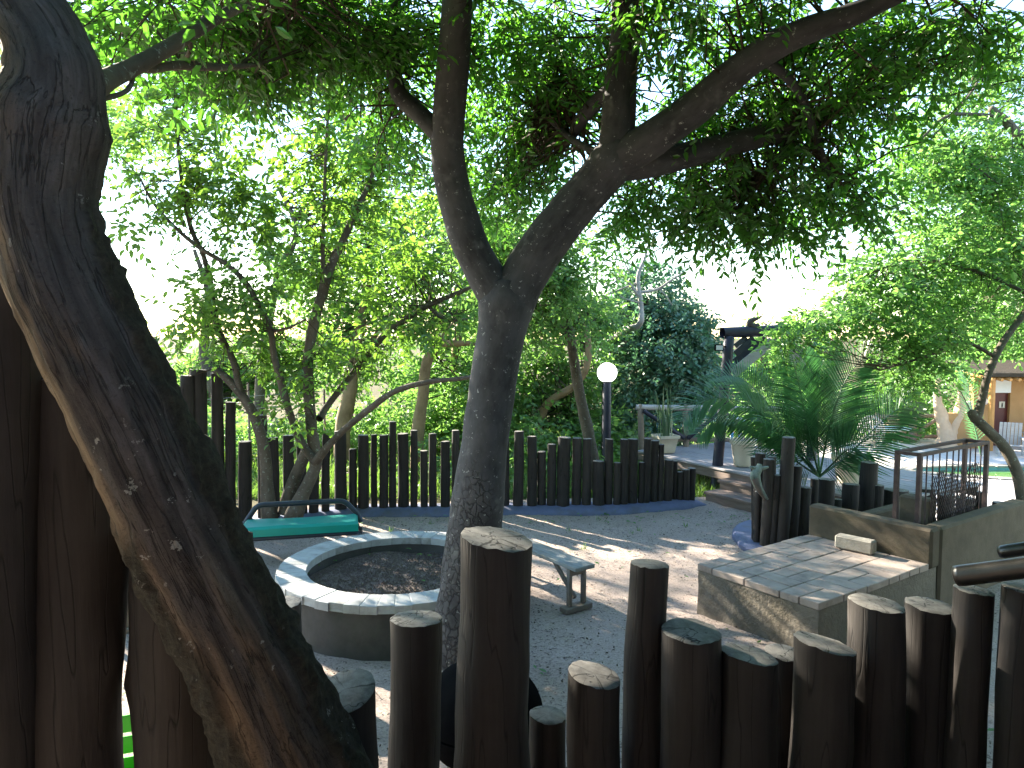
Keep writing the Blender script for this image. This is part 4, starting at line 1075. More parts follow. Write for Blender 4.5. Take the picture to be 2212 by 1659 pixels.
for k in range(3):
    a = k * 2.09 + .3; MB().bar((.12 * math.cos(a), .12 * math.sin(a), .7), (.48 * math.cos(a), .48 * math.sin(a), 0), .022, 8).build('leg', MAT['white'], tb, True)
p = onz(1880, 985, TZ); eg = thing('basket_chair', 'white woven basket chair behind the palm', 'chair', p)
mb = MB()
for k in range(12):
    a = math.pi * 2 * k / 12; mb.pipe([(.40 * math.sin(q_) * math.cos(a), .34 * math.sin(q_) * math.sin(a), .75 - .5 * math.cos(q_)) for q_ in [math.pi * j / 10 for j in range(11)]], [.016] * 11, 4, False)
for j in range(2, 9):
    q_ = math.pi * j / 10; mb.pipe([(.40 * math.sin(q_) * math.cos(2 * math.pi * k / 16), .34 * math.sin(q_) * math.sin(2 * math.pi * k / 16), .75 - .5 * math.cos(q_)) for k in range(17)], [.014] * 17, 4, False)
mb.build('basket', MAT['silver'], eg, True)
lathe([(.34, 0), (.34, .03), (.05, .05), (.05, .25)], 18).build('foot', MAT['white'], eg, True)
def armchair(px_, py_, rz, label):
    p = onz(px_, py_, TZ); t = thing('slatted_armchair', label, 'chair', p, rz, 'slatted armchairs by the pool')
    M = Matrix.Rotation(.28, 3, 'X')
    for k in range(6): MB().box((-.25 + k * .1, .33, .62), (.085, .022, .82), M=M, bev=.006).build('back_slat', MAT['silver'], t)
    for k in range(5): MB().box((0, -.28 + k * .11, .36 - k * .02), (.56, .095, .022), bev=.005).build('seat_slat', MAT['silver'], t)
    for x in (-.33, .33):
        MB().box((x, -.02, .56), (.13, .72, .024), bev=.006).build('armrest', MAT['silver'], t)
        MB().box((x, -.3, .27), (.05, .09, .55), bev=.005).build('leg', MAT['silver'], t); MB().box((x, .3, .27), (.05, .09, .55), bev=.005).build('leg', MAT['silver'], t)
    return t
armchair(2183, 985, -.5, 'pale slatted armchair at right in front of the dark red door')
armchair(2245, 975, -.3, 'second pale slatted armchair at the extreme right edge by the column')

# ------------------------------------------------------------------ unseen porch added behind the viewpoint to shade the foreground
po = thing('added_shade_porch', 'added unseen thatch roof and walls shading the foreground', 'porch', (0, -1.5, 0))
V = [(-6, 2.3, 2.98), (6, 2.3, 2.98), (6, -2.6, 4.6), (-6, -2.6, 4.6), (-6, 2.25, 3.16), (6, 2.25, 3.16), (6, -2.6, 4.8), (-6, -2.6, 4.8)]
MB().poly(V, [(0, 1, 2, 3), (7, 6, 5, 4), (4, 5, 1, 0), (5, 6, 2, 1), (6, 7, 3, 2), (7, 4, 0, 3)]).build('roof', MAT['thatchd'], po)
MB().box((0, -2.2, 2.2), (12, .25, 4.6)).build('wall', MAT['log'], po)
for x in (-5.2, 5.2): MB().bar((x, 1.9, -.1), (x, 1.9, 3.1), .1, 12).build('post', MAT['log'], po, True)
MB().box((-3.6, -.4, 1.5), (.22, 3.6, 3.4)).build('shade_wall', MAT['log'], po)  # unseen wall added to keep sky light off the near logs
MB().box((4.7, 1.9, 1.4), (.22, 8.2, 3.0)).build('shade_wall', MAT['log'], po)  # unseen wall added to darken the braai's right face


# ------------------------------------------------------------------ foliage
def blob(px, py, D, w, h, d=None, wt=1.0):
    """foliage volume given by where it shows in the photo, its distance and its size"""
    c = at(px, py, D); rx = pxm(w, D); rz = pxm(h, D)
    return (tuple(c), (rx, d if d else max(.5, (rx + rz) * .55), rz), wt)
def foliage(blobs, n, leaf, per=9, sprig=.34, seed=0, droop=.5, width=.4, detail=True, hollow=.35, spread=.9, flat=.5):
    """leaves set along sprigs that fill ellipsoids; returns V, quads, sprig axes"""
    r = np.random.default_rng(seed)
    wts = np.array([b[2] * (b[1][0] * b[1][1] * b[1][2]) ** .75 for b in blobs]); wts /= wts.sum()
    which = r.choice(len(blobs), n, p=wts)
    C = np.array([b[0] for b in blobs])[which]; S = np.array([b[1] for b in blobs])[which]
    d = r.normal(size=(n, 3)); d /= np.linalg.norm(d, axis=1)[:, None]
    rad = (hollow ** 3 + (1 - hollow ** 3) * r.uniform(0, 1, n)) ** (1 / 3.0) if hollow > .4 else r.uniform(0, 1, n) ** .42 * (1.0 + .3 * r.normal(0, 1, n).clip(-1, 1.5))
    off = d * rad[:, None]
    p = C + off * S
    clump = fbm(p, 1.1 / max(.6, S[:, 0].mean()), 3, seed + 5)
    keep = clump + r.uniform(-.35, .35, n) > -.14
    p = p[keep]; off = off[keep]; n = len(p)
    ax = off * .7 + r.normal(0, .55, (n, 3)); ax[:, 2] = ax[:, 2] * .5 - droop * .5
    ax /= np.linalg.norm(ax, axis=1)[:, None]
    up = np.array([0, 0, 1.0]) + r.normal(0, flat, (n, 3))
    sd = np.cross(ax, up); sd /= np.linalg.norm(sd, axis=1)[:, None] + 1e-9
    nr = np.cross(sd, ax)
    L = sprig * r.uniform(.6, 1.25, n)
    j = np.arange(per); t = (j + .6) / per; side = np.where(j % 2, 1.0, -1.0)
    side = np.where(j == per - 1, 0.0, side)
    J = lambda a: a[:, None, :]
    pos = J(p) + J(ax) * (L[:, None] * t[None, :])[:, :, None]
    pos[:, :, 2] -= droop * .45 * L[:, None] * (t ** 2)[None, :]
    fw = np.where(j == per - 1, 1.0, .45)
    ld = J(ax) * fw[None, :, None] + J(sd) * (side * spread)[None, :, None] + r.normal(0, .22, (n, per, 3))
    ld[:, :, 2] -= droop * .45
    ld /= np.linalg.norm(ld, axis=2)[:, :, None]
    ln = J(nr) + r.normal(0, .45, (n, per, 3)); lw = np.cross(ld, ln); lw /= np.linalg.norm(lw, axis=2)[:, :, None] + 1e-9
    ln = np.cross(lw, ld)
    sz = leaf * r.uniform(.6, 1.2, (n, per)) * (1 - .25 * np.abs(t - .45))[None, :]
    a = sz[:, :, None]
    b0 = pos; tip = pos + ld * a - ln * a * .08
    if detail:
        w1 = a * width * .5; fold = ln * a * .06
        V = np.stack([b0, b0 + ld * a * .3 + lw * w1 * .92 + fold, b0 + ld * a * .66 + lw * w1 * .78 + fold, tip, b0 + ld * a * .66 - lw * w1 * .78 + fold, b0 + ld * a * .3 - lw * w1 * .92 + fold], 2).reshape(-1, 3)
        i0 = (np.arange(n * per) * 6)[:, None]
        Q = np.concatenate([i0 + np.array([[0, 1, 2, 3]]), i0 + np.array([[0, 3, 4, 5]])])
    else:
        w1 = a * width * .5
        V = np.stack([b0, b0 + ld * a * .45 + lw * w1 + ln * a * .05, tip, b0 + ld * a * .45 - lw * w1 + ln * a * .05], 2).reshape(-1, 3)
        i0 = (np.arange(n * per) * 4)[:, None]; Q = i0 + np.array([[0, 1, 2, 3]])
    return V, Q, (p, ax, L)
def twig_mesh(axes, anchors, nlink, seed, rad=.0022, rl=.009):
    """thin stems of the sprigs plus branchlets that tie them to the limbs"""
    p, ax, L = axes; r = np.random.default_rng(seed)
    e = p + ax * L[:, None]; e[:, 2] -= .1 * L
    segs = [(p, e, np.full(len(p), rad * 1.4), np.full(len(p), rad * .6))]
    if anchors is not None and nlink:
        idx = r.choice(len(p), min(nlink, len(p)), replace=False); A = np.array([tuple(a) for a in anchors])
        q = p[idx]; dist = np.linalg.norm(q[:, None, :] - A[None, :, :], axis=2); near = np.argsort(dist + r.uniform(0, 1.3, dist.shape), axis=1)[:, 0]
        ok = dist.min(1) < 3.2; q = q[ok]; a0 = A[near[ok]]
        m1 = a0 + (q - a0) * .4 + r.normal(0, .07, q.shape); m2 = a0 + (q - a0) * .75 + r.normal(0, .07, q.shape)
        k = len(q); full = lambda x: np.full(k, x)
        segs += [(a0, m1, full(rl), full(rl * .75)), (m1, m2, full(rl * .75), full(rl * .5)), (m2, q, full(rl * .5), full(rad * 1.4))]
    Vs, Qs = [], []; off = 0
    for a, b, ra, rb in segs:
        d = b - a; d = d / (np.linalg.norm(d, axis=1)[:, None] + 1e-9)
        x = np.cross(d, np.array([.3, .2, 1.0])); x /= np.linalg.norm(x, axis=1)[:, None] + 1e-9; y = np.cross(d, x)
        R = []
        for (c, rr_) in ((a, ra), (b, rb)):
            for ang in (0, 2.094, 4.189): R.append(c + (x * math.cos(ang) + y * math.sin(ang)) * rr_[:, None])
        V = np.stack(R, 1).reshape(-1, 3); i0 = (np.arange(len(a)) * 6)[:, None] + off
        for k in range(3): Qs.append(i0 + np.array([[k, (k + 1) % 3, 3 + (k + 1) % 3, 3 + k]]))
        Vs.append(V); off += len(V)
    return np.concatenate(Vs), np.concatenate(Qs)
def crown(tree, blobs, n, leaf, mat, seed, anchors=None, nlink=0, twigs=True, rl=.009, name='crown', **kw):
    V, Q, axs = foliage(blobs, n, leaf, seed=seed, **kw)
    o = link(name, mesh_np(name, V, Q, MAT[mat], False), tree, world=True)
    if twigs:
        V, Q = twig_mesh(axs, anchors, nlink, seed + 1, rl=rl)
        tag(link('twigs', mesh_np('twigs', V, Q, MAT['twig'], False), tree, world=True), kind='stuff')
    return o
def limbs(tree, specs, mat, n=12, step=.06, rough=.05, names=None, seed=0, freq=6.0):
    """specs: list of [(px, py, width px, D), ...]"""
    anchors = []
    for i, s in enumerate(specs):
        pts = [(at(x, y, D), pxm(w, D) / 2) for (x, y, w, D) in s]
        nm = (names[i] if names else ('trunk' if i == 0 else 'limb'))
        nseg = n if pts[0][1] > .03 else 8
        link(nm, limb_mesh(nm, pts, MAT[mat], nseg, step, rough, seed + i, True, freq), tree, world=True)
        P, _ = catmull([p for p, _ in pts], [1] * len(pts), .12); anchors += P
    return anchors

# --- central forked tree
ct = thing('forked_tree', 'smooth grey-barked forked tree in the middle of the courtyard by the fire pit', 'tree', (at(1000, 1500, 4.75).x, 4.75, 0))
T0 = 4.75
cspec = [
    [(1000, 1548, 165, T0), (1000, 1500, 152, T0), (1003, 1380, 142, T0), (1012, 1250, 126, T0), (1030, 1100, 113, T0), (1048, 950, 103, T0), (1065, 820, 100, T0), (1083, 720, 106, T0), (1094, 655, 120, T0), (1094, 610, 100, T0)],
    [(1088, 660, 96, T0), (1058, 610, 84, T0), (1020, 540, 78, 4.73), (993, 460, 77, 4.7), (972, 375, 74, 4.66), (966, 300, 71, 4.62), (975, 180, 68, 4.55), (984, 60, 66, 4.48), (988, -60, 62, 4.4), (980, -200, 54, 4.3), (960, -400, 40, 4.2), (930, -650, 22, 4.1)],
    [(1100, 655, 108, T0), (1135, 590, 100, T0), (1182, 520, 98, 4.72), (1238, 450, 95, 4.7), (1290, 390, 93, 4.66), (1328, 345, 98, 4.62), (1345, 310, 78, 4.6)],
    [(1328, 350, 84, 4.62), (1334, 280, 75, 4.6), (1341, 180, 68, 4.6), (1350, 80, 62, 4.6), (1352, 0, 58, 4.6), (1350, -150, 48, 4.65), (1330, -380, 34, 4.8), (1300, -600, 18, 5.0)],
    [(1325, 350, 80, 4.62), (1400, 305, 76, 4.5), (1490, 242, 72, 4.38), (1570, 172, 67, 4.25), (1650, 112, 62, 4.15), (1740, 67, 55, 4.05), (1840, 32, 48, 3.95), (1930, -8, 40, 3.85), (2050, -70, 30, 3.75), (2200, -150, 18, 3.6)],
    [(1320, 362, 66, 4.62), (1410, 352, 60, 4.66), (1520, 325, 53, 4.72), (1620, 300, 47, 4.8), (1710, 275, 44, 4.86), (1800, 236, 38, 4.95), (1878, 205, 30, 5.0), (1930, 170, 18, 5.1), (2000, 150, 10, 5.2)],
    [(1345, 180, 34, 4.62), (1310, 200, 33, 4.75), (1265, 245, 31, 4.9), (1240, 285, 24, 5.0), (1232, 300, 12, 5.05)],
    [(1325, 330, 24, 4.66), (1280, 325, 16, 4.8), (1235, 300, 14, 4.95), (1190, 262, 9, 5.1), (1160, 240, 5, 5.2)],
    [(968, 310, 50, 4.62), (945, 285, 44, 4.62), (905, 245, 38, 4.68), (866, 208, 38, 4.75), (850, 150, 32, 4.78), (850, 60, 28, 4.8), (853, -20, 26, 4.8), (840, -150, 20, 4.9), (800, -330, 10, 5.0)],
    [(850, 82, 18, 4.8), (826, 70, 15, 4.85), (805, 0, 13, 4.9), (790, -90, 9, 5.0)],
    [(1716, 285, 26, 4.86), (1690, 335, 20, 4.95), (1640, 385, 14, 5.1), (1600, 430, 7, 5.2)],
    [(1870, 205, 20, 5.0), (1850, 150, 14, 5.0), (1835, 90, 10, 5.0)],
    [(1640, 118, 24, 4.16), (1720, 190, 18, 4.4), (1760, 290, 16, 4.7), (1800, 400, 10, 4.9)]]
an = limbs(ct, cspec, 'bark', 20, .045, .035, seed=40, freq=7)
cb = [blob(930, 50, 4.9, 130, 90), blob(1110, 70, 5.1, 150, 110), blob(1150, 260, 5.6, 120, 110, .7, .8), blob(1250, 130, 5.3, 100, 120), blob(1090, 380, 5.9, 110, 90, .6, .6),
      blob(1450, 50, 4.5, 130, 90), blob(1470, 200, 5.3, 130, 100), blob(1600, 40, 4.6, 150, 70, .7, .5), blob(1640, 240, 5.0, 170, 110), blob(1780, 120, 4.7, 170, 110), blob(1780, 330, 5.0, 130, 100),
      blob(1620, 400, 5.2, 170, 75), blob(1450, 370, 5.4, 120, 90), blob(1830, 420, 5.1, 60, 70, .5, .7), blob(1680, 500, 5.2, 60, 45, .4), blob(1560, 470, 5.2, 90, 45, .4), blob(1950, 120, 4.6, 130, 110), blob(2060, 60, 4.3, 140, 80),
      blob(860, 250, 5.3, 100, 90, .6, .5), blob(1350, 450, 5.7, 70, 60, .5, .6), blob(1930, 260, 5.0, 80, 80, .6, .6)]
crown(ct, cb, 3100, .085, 'leaf_c', 60, an, 700, per=11, sprig=.30, droop=.75, width=.36)
cb2 = [blob(1000, -230, 4.9, 480, 170, 1.6), blob(1600, -220, 4.4, 480, 170, 1.6), blob(1300, -500, 4.8, 600, 240, 2.0), blob(2250, -60, 4.2, 300, 200, 1.3)]
crown(ct, cb2, 900, .10, 'leaf_c', 61, an, 250, per=10, sprig=.36, droop=.6, width=.4, detail=False)

# --- leaning tree in the left foreground
lt = thing('leaning_tree', 'thick leaning tree with peeling bark crossing the left foreground', 'tree', at(650, 1659, 2.15))
lt.location.z = 0
prof = [(770, 1950, 345, 2.25), (690, 1760, 325, 2.2), (632, 1640, 300, 2.16), (570, 1490, 268, 2.12), (500, 1345, 252, 2.08), (424, 1200, 246, 2.05), (352, 1050, 240, 2.02), (284, 900, 240, 2.0), (210, 750, 240, 1.98), (140, 600, 236, 1.96), (92, 470, 232, 1.95), (88, 360, 238, 1.95), (100, 260, 250, 1.95), (118, 180, 206, 1.95), (104, 100, 182, 1.96), (66, 30, 172, 1.97), (18, -40, 165, 1.98), (-60, -140, 150, 2.0), (-160, -330, 130, 2.05), (-260, -650, 100, 2.1)]
def leaning_trunk():
    pts = [(at(x - (8 if y > 500 else 0), y, D), pxm(w, D) / 2 * .9) for x, y, w, D in prof]
    P, R = catmull([p for p, _ in pts], [r_ for _, r_ in pts], .022)
    n = 72; m = len(P); C = np.array([tuple(p) for p in P]); Rr = np.array(R)
    T, _, _ = frames(P); Tn = np.array([tuple(t_) for t_ in T])
    view = C - np.array([0, 0, EYE]); view /= np.linalg.norm(view, axis=1)[:, None]
    X = np.cross(view, Tn); X /= np.linalg.norm(X, axis=1)[:, None]          # screen-right across the trunk
    X *= np.sign(X[:, :1] + 1e-9); Y = np.cross(Tn, X)
    Y *= np.sign((Y * view).sum(1))[:, None]                                  # away from the viewer
    ang = np.arange(n) * 2 * math.pi / n                                      # 0 = right edge, 3pi/2 = facing the viewer
    dirs = X[:, None, :] * np.cos(ang)[None, :, None] + Y[:, None, :] * np.sin(ang)[None, :, None]
    L = np.concatenate([[0], np.cumsum(np.linalg.norm(np.diff(C, axis=0), axis=1))])
    tc = np.stack([np.cos(ang)[None, :] * Rr[:, None], np.sin(ang)[None, :] * Rr[:, None], np.repeat(L[:, None], n, 1)], -1)
    s = np.repeat(np.cos(ang)[None, :], m, 0); front = np.repeat((np.sin(ang) < .3)[None, :], m, 0)
    Ltot = L[:, None]
    lo = fbm(tc * np.array([1, 1, .35]), 9, 3, 3); fine = fbm(tc * np.array([1, 1, .25]), 34, 3, 7); cross = fbm(tc, 11, 4, 12)
    yL = np.interp(L, L[::40], np.linspace(0, 1, len(L[::40]))) [:, None]
    # remains of bark: a strip down the right edge and, low down, one at the left
    L0 = np.linalg.norm(np.array([tuple(p) for p in [at(330, 1240, 2.04)]]) - C, axis=1).argmin()
    Lcut = L[L0]
    right = sstep(.60, .66, s + .16 * lo + .05 * fine) * sstep(2.5, 2.1, Ltot + .3 * lo)
    left = sstep(.42, .50, -s + .20 * lo + .05 * fine - .25 * sstep(.0, 1.0, (Ltot / Lcut))) * sstep(Lcut + .12, Lcut - .02, Ltot + .2 * cross * 1.0 + .1 * s)
    bark = np.clip(right + left, 0, 1) * 1.0
    bulge = np.exp(-((Ltot - L[np.linalg.norm(C - np.array(tuple(at(100, 250, 1.95))), axis=1).argmin()]) / .12) ** 2) * .10 * np.clip(s, 0, 1)
    groove = np.exp(-((s - .60 + .16 * lo) / .035) ** 2) * sstep(2.5, 2.1, Ltot) * .05
    rad = Rr[:, None] * (1 + .06 * lo + .05 * fine + bulge - groove) + bark * (.012 + .02 * fbm(tc, 32, 4, 21) + .01 * cross) + .010 * fbm(tc * np.array([1, 1, .3]), 48, 3, 31)
    knob = np.exp(-(((Ltot - L[np.linalg.norm(C - np.array(tuple(at(440, 1010, 2.02))), axis=1).argmin()]) / .09) ** 2 + ((ang[None, :] - .25 + math.pi) % (2 * math.pi) - math.pi) ** 2 / .25)) * .03
    rad = rad + knob
    V = C[:, None, :] + dirs * rad[:, :, None]
    bark = np.clip(bark + knob * 18, 0, 1)
    i = np.arange(m - 1)[:, None] * n; k = np.arange(n)[None, :]; k1 = (k + 1) % n
    Q = np.stack([i + k, i + k1, i + n + k1, i + n + k], -1).reshape(-1, 4)
    return mesh_np('trunk', V.reshape(-1, 3), Q, MAT['lean'], True, {'tc': tc.reshape(-1, 3), 'bark': bark.ravel(), 'across': s.ravel()})
def mat_lean():
    m, nt, out = new_mat('weathered_trunk_with_bark'); v = coords(nt, 'tc'); vl = coords(nt, 'tc', (1, 1, .11)); pos = coords(nt, 'Position')
    ab = nt.nodes.new('ShaderNodeAttribute'); ab.attribute_name = 'bark'; bk_ = ab.outputs['Fac']
    ac = nt.nodes.new('ShaderNodeAttribute'); ac.attribute_name = 'across'
    st = tex(nt, vl, 22, 6, .62, dist=.4); st2 = tex(nt, vl, 7, 4, .6, dist=.6); gr = tex(nt, vl, 90, 4, .6)
    sxyz = nt.nodes.new('ShaderNodeSeparateXYZ'); nt.links.new(v, sxyz.inputs[0])
    dark = ramp(nt, st, [(.3, (.032, .028, .027)), (.52, (.090, .078, .074)), (.75, (.19, .168, .158))])
    warm = ramp(nt, st, [(.28, (.09, .062, .04)), (.5, (.26, .18, .11)), (.75, (.46, .35, .23))])
    # bare heartwood shows in long streaks, mostly on the lower two thirds; left bias also paints in warm light
    wf_ = math_(nt, 'ADD', math_(nt, 'MULTIPLY_ADD', st2, 1.5, -.62), math_(nt, 'MULTIPLY_ADD', sxyz.outputs['Z'], -.13, math_(nt, 'MULTIPLY', ac.outputs['Fac'], -.36)))
    wm = ramp(nt, wf_, [(.02, (0, 0, 0)), (.34, (1, 1, 1))])
    wood = mix(nt, wm, dark, warm)
    wood = mix(nt, math_(nt, 'MULTIPLY', gr, .5), wood, tuple((.028, .022, .018)))
    fis = tex(nt, coords(nt, 'tc', (1, 1, .06)), 24, 4, .6, dist=.3); fm = ramp(nt, fis, [(.482, (1, 1, 1)), (.5, (.45, .45, .45)), (.518, (1, 1, 1))])
    wood = mix(nt, 1.0, wood, fm, 'MULTIPLY')
    brk = ramp(nt, tex(nt, v, 42, 6, .7), [(.3, (.022, .019, .014)), (.6, (.062, .053, .038)), (.8, (.11, .10, .07))])
    spk = tex(nt, v, 75, 5, .8); wood = mix(nt, ramp(nt, spk, [(.3, (.6, .6, .6)), (.46, (0, 0, 0))]), wood, (.012, .010, .010))
    wood = mix(nt, ramp(nt, spk, [(.62, (0, 0, 0)), (.74, (.5, .5, .5))]), wood, (.17, .16, .155))
    c = mix(nt, bk_, wood, brk)
    l1 = tex(nt, v, 26, 4, .7); l2 = tex(nt, v, 3.5, 3, .5)
    lm = mix(nt, 1.0, ramp(nt, l1, [(.64, (0, 0, 0)), (.67, (1, 1, 1))]), ramp(nt, l2, [(.50, (0, 0, 0)), (.60, (1, 1, 1))]), 'MULTIPLY')
    c = mix(nt, lm, c, (.30, .29, .26))
    h = mix(nt, bk_, mix(nt, .4, mix(nt, .5, mix(nt, .5, st, gr), spk), fm), tex(nt, v, 60, 6, .75))
    finish(nt, out, c, .8, h, 1.0, .022, .2); return m
MAT['lean'] = mat_lean()
link('trunk', leaning_trunk(), lt, world=True)
lspec = [
    [(110, 330, 190, 1.98), (20, 262, 130, 2.0), (-60, 205, 105, 2.0), (-140, 80, 100, 2.0), (-140, -150, 90, 2.05), (-120, -420, 60, 2.3)],
    [(190, 190, 60, 2.05), (240, 168, 40, 2.25), (300, 138, 36, 2.4), (360, 105, 32, 2.55), (425, 65, 28, 2.7), (490, 28, 22, 2.9), (560, 0, 16, 3.1), (680, -50, 10, 3.4)],
    [(296, 142, 24, 2.4), (330, 148, 20, 2.5), (385, 141, 18, 2.7), (470, 146, 15, 3.0), (560, 140, 8, 3.3)],
    [(200, 215, 16, 2.1), (245, 208, 12, 2.2), (275, 195, 11, 2.3), (285, 172, 12, 2.38), (288, 150, 13, 2.4)],
    [(430, 60, 16, 2.75), (455, 15, 12, 2.9), (470, -60, 8, 3.0)],
    [(410, 80, 10, 2.68), (408, 115, 9, 2.8), (376, 150, 9, 2.95)]]
an = limbs(lt, lspec, 'bark2', 16, .04, .05, names=['limb'] * 6, seed=80, freq=9)
lb = [blob(260, 40, 3.4, 90, 60), blob(330, 20, 3.2, 130, 50), blob(430, 40, 3.5, 110, 60), blob(560, 50, 4.0, 120, 80), blob(680, 40, 4.4, 110, 70), blob(520, 130, 4.3, 110, 60), blob(790, 70, 4.8, 90, 80), blob(380, 0, 2.6, 120, 30, .4, .6)]
crown(lt, lb, 1300, .075, 'leaf_l', 90, an, 70, per=9, sprig=.28, droop=.6, width=.42, rl=.006)
# unseen leaf masses added overhead to darken near logs, pit and braai
ov = [((-2.2, 2.2, 5.0), (2.2, 1.5, .55), 1.0), ((.3, 2.4, 5.1), (2.2, 1.6, .55), 1.0), ((2.8, 2.3, 5.0), (2.2, 1.6, .55), 1.0), ((3.6, 4.2, 5.7), (1.9, 1.1, .45), 1.2), ((-.4, 4.2, 5.7), (2.2, 1.0, .4), 1.0)]
crown(lt, ov, 5200, .16, 'leaf_l', 92, None, 0, twigs=False, per=10, sprig=.5, droop=.5, width=.55, detail=False, hollow=.45)
ov = [((-4.6, .8, 4.6), (1.8, 2.4, 1.2), 1.0), ((5.2, .6, 4.6), (1.8, 2.6, 1.2), 1.0), ((0, -4.5, 5.4), (5, 1.8, 1.2), 1.0)]
crown(lt, ov, 3000, .15, 'leaf_l', 91, None, 0, twigs=False, per=10, sprig=.5, droop=.5, width=.5, detail=False)

# --- multi-stemmed tree behind the padded bench
M0 = 8.5
mt = thing('multistem_tree', 'slender many-stemmed tree with lichened bark behind the padded bench', 'tree', (at(610, 1120, M0).x, M0, 0))
ms = [
    [(592, 1200, 60, M0), (582, 1120, 36, M0), (576, 1040, 27, M0), (570, 965, 25, M0), (546, 893, 22, M0), (521, 852, 20, M0), (484, 812, 18, M0), (460, 797, 14, M0)],
    [(521, 855, 17, M0), (514, 822, 15, M0), (504, 780, 14, M0), (472, 712, 13, M0), (459, 655, 12.5, M0), (455, 612, 12, M0), (436, 542, 11, 8.4), (415, 500, 10, 8.4), (396, 420, 8.5, 8.3), (384, 300, 7.5, 8.2), (377, 180, 6, 8.1), (370, 60, 4, 8.0)],
    [(634, 1200, 62, M0), (634, 1120, 40, M0), (664, 1048, 28, M0), (684, 998, 26, M0), (676, 950, 26, M0), (668, 862, 24, M0), (665, 780, 22, M0), (680, 690, 22, M0), (700, 622, 22, M0), (716, 570, 20, M0), (746, 508, 16, M0), (772, 450, 12.5, M0), (800, 390, 10, M0), (822, 315, 8, M0), (840, 230, 6, M0), (850, 140, 4, M0)],
    [(684, 1000, 20, 8.45), (652, 958, 17, 8.4), (626, 892, 16, 8.4), (609, 832, 15, 8.35), (591, 762, 14, 8.35), (585, 716, 13, 8.3), (560, 660, 12, 8.3), (530, 610, 11, 8.3), (488, 570, 10, 8.3), (430, 535, 9, 8.3), (372, 485, 8, 8.25), (330, 436, 6, 8.2), (300, 380, 4, 8.2)],
    [(682, 998, 20, 8.42), (705, 968, 17, 8.3), (742, 930, 15.5, 8.2), (800, 882, 14, 8.0), (852, 846, 13, 7.9), (920, 826, 12, 7.8), (1010, 816, 10, 7.7), (1090, 800, 6, 7.6)],
    [(612, 1110, 30, 8.6), (630, 1050, 30, 8.62), (658, 985, 27, 8.65), (668, 962, 20, 8.66)],
    [(690, 905, 16, M0), (712, 870, 14, 8.7), (790, 772, 15, 8.9), (832, 722, 15, 9.0), (882, 686, 14, 9.0), (925, 660, 12, 9.0), (1000, 628, 9, 9.0), (1060, 600, 5, 9.0)],
    [(700, 620, 10, M0), (697, 540, 9, 8.4), (700, 440, 8, 8.3), (704, 330, 7, 8.2), (712, 180, 6, 8.1), (716, 40, 4, 8.0)],
    [(590, 716, 7, 8.3), (625, 708, 6, 8.2), (660, 690, 4, 8.1)],
    [(925, 662, 8, 9.0), (960, 690, 7, 9.0), (1010, 690, 5, 9.0)]]
an = limbs(mt, ms, 'bark2', 12, .07, .07, names=['stem'] * 5 + ['stump'] + ['limb'] * 4, seed=120, freq=7)
mb_ = [blob(330, 330, 8.1, 90, 110), blob(440, 190, 8.0, 120, 110), blob(420, 380, 8.2, 110, 70), blob(560, 270, 8.3, 140, 110), blob(520, 440, 8.4, 120, 80), blob(640, 120, 8.3, 130, 90), blob(700, 290, 8.5, 90, 120), blob(760, 430, 8.7, 90, 90),
       blob(830, 300, 8.8, 80, 100), blob(640, 560, 8.6, 100, 60), blob(520, 640, 8.3, 100, 60), blob(430, 720, 8.2, 60, 40, .5), blob(560, 740, 8.5, 80, 50), blob(760, 610, 8.8, 90, 70), blob(880, 560, 9.0, 100, 70), blob(900, 700, 9.0, 80, 40, .5),
       blob(640, 870, 8.2, 40, 60, .4), blob(760, 750, 8.8, 60, 50, .5, .7), blob(960, 420, 9.2, 90, 80), blob(300, 480, 8.1, 40, 50, .4, .6), blob(400, 690, 8.4, 80, 50, .6), blob(470, 640, 8.4, 70, 50, .6), blob(600, 790, 8.5, 70, 40, .5), blob(500, 740, 8.3, 70, 40, .5), blob(680, 760, 8.6, 60, 40, .5)]
crown(mt, mb_, 2200, .115, 'leaf_m', 130, an, 500, per=9, sprig=.34, droop=.45, width=.46, rl=.008)

# --- dark leafy branch tree right of the trunk (behind it)
g2 = thing('broadleaf_tree', 'broad green tree spreading just behind the forked trunk', 'tree', (1.5, 10.9, 0))
an = limbs(g2, [[(1290, 1080, 34, 10.9), (1275, 960, 28, 10.9), (1250, 840, 24, 10.8), (1230, 720, 20, 10.6), (1200, 620, 14, 10.4), (1150, 540, 8, 10.2)], [(1232, 730, 14, 10.6), (1190, 690, 10, 10.2), (1140, 650, 6, 10.0)]], 'bark2', 10, .1, .08, seed=140)
crown(g2, [blob(1200, 660, 10.2, 110, 60, .8), blob(1150, 600, 10.2, 110, 60, .8), blob(1230, 560, 10.4, 100, 70, .9), blob(1130, 700, 10.0, 60, 40, .6), blob(1080, 500, 10.2, 100, 70, .9)], 1700, .105, 'leaf_b', 141, an, 160, per=9, sprig=.38, droop=.5, width=.46, detail=True)

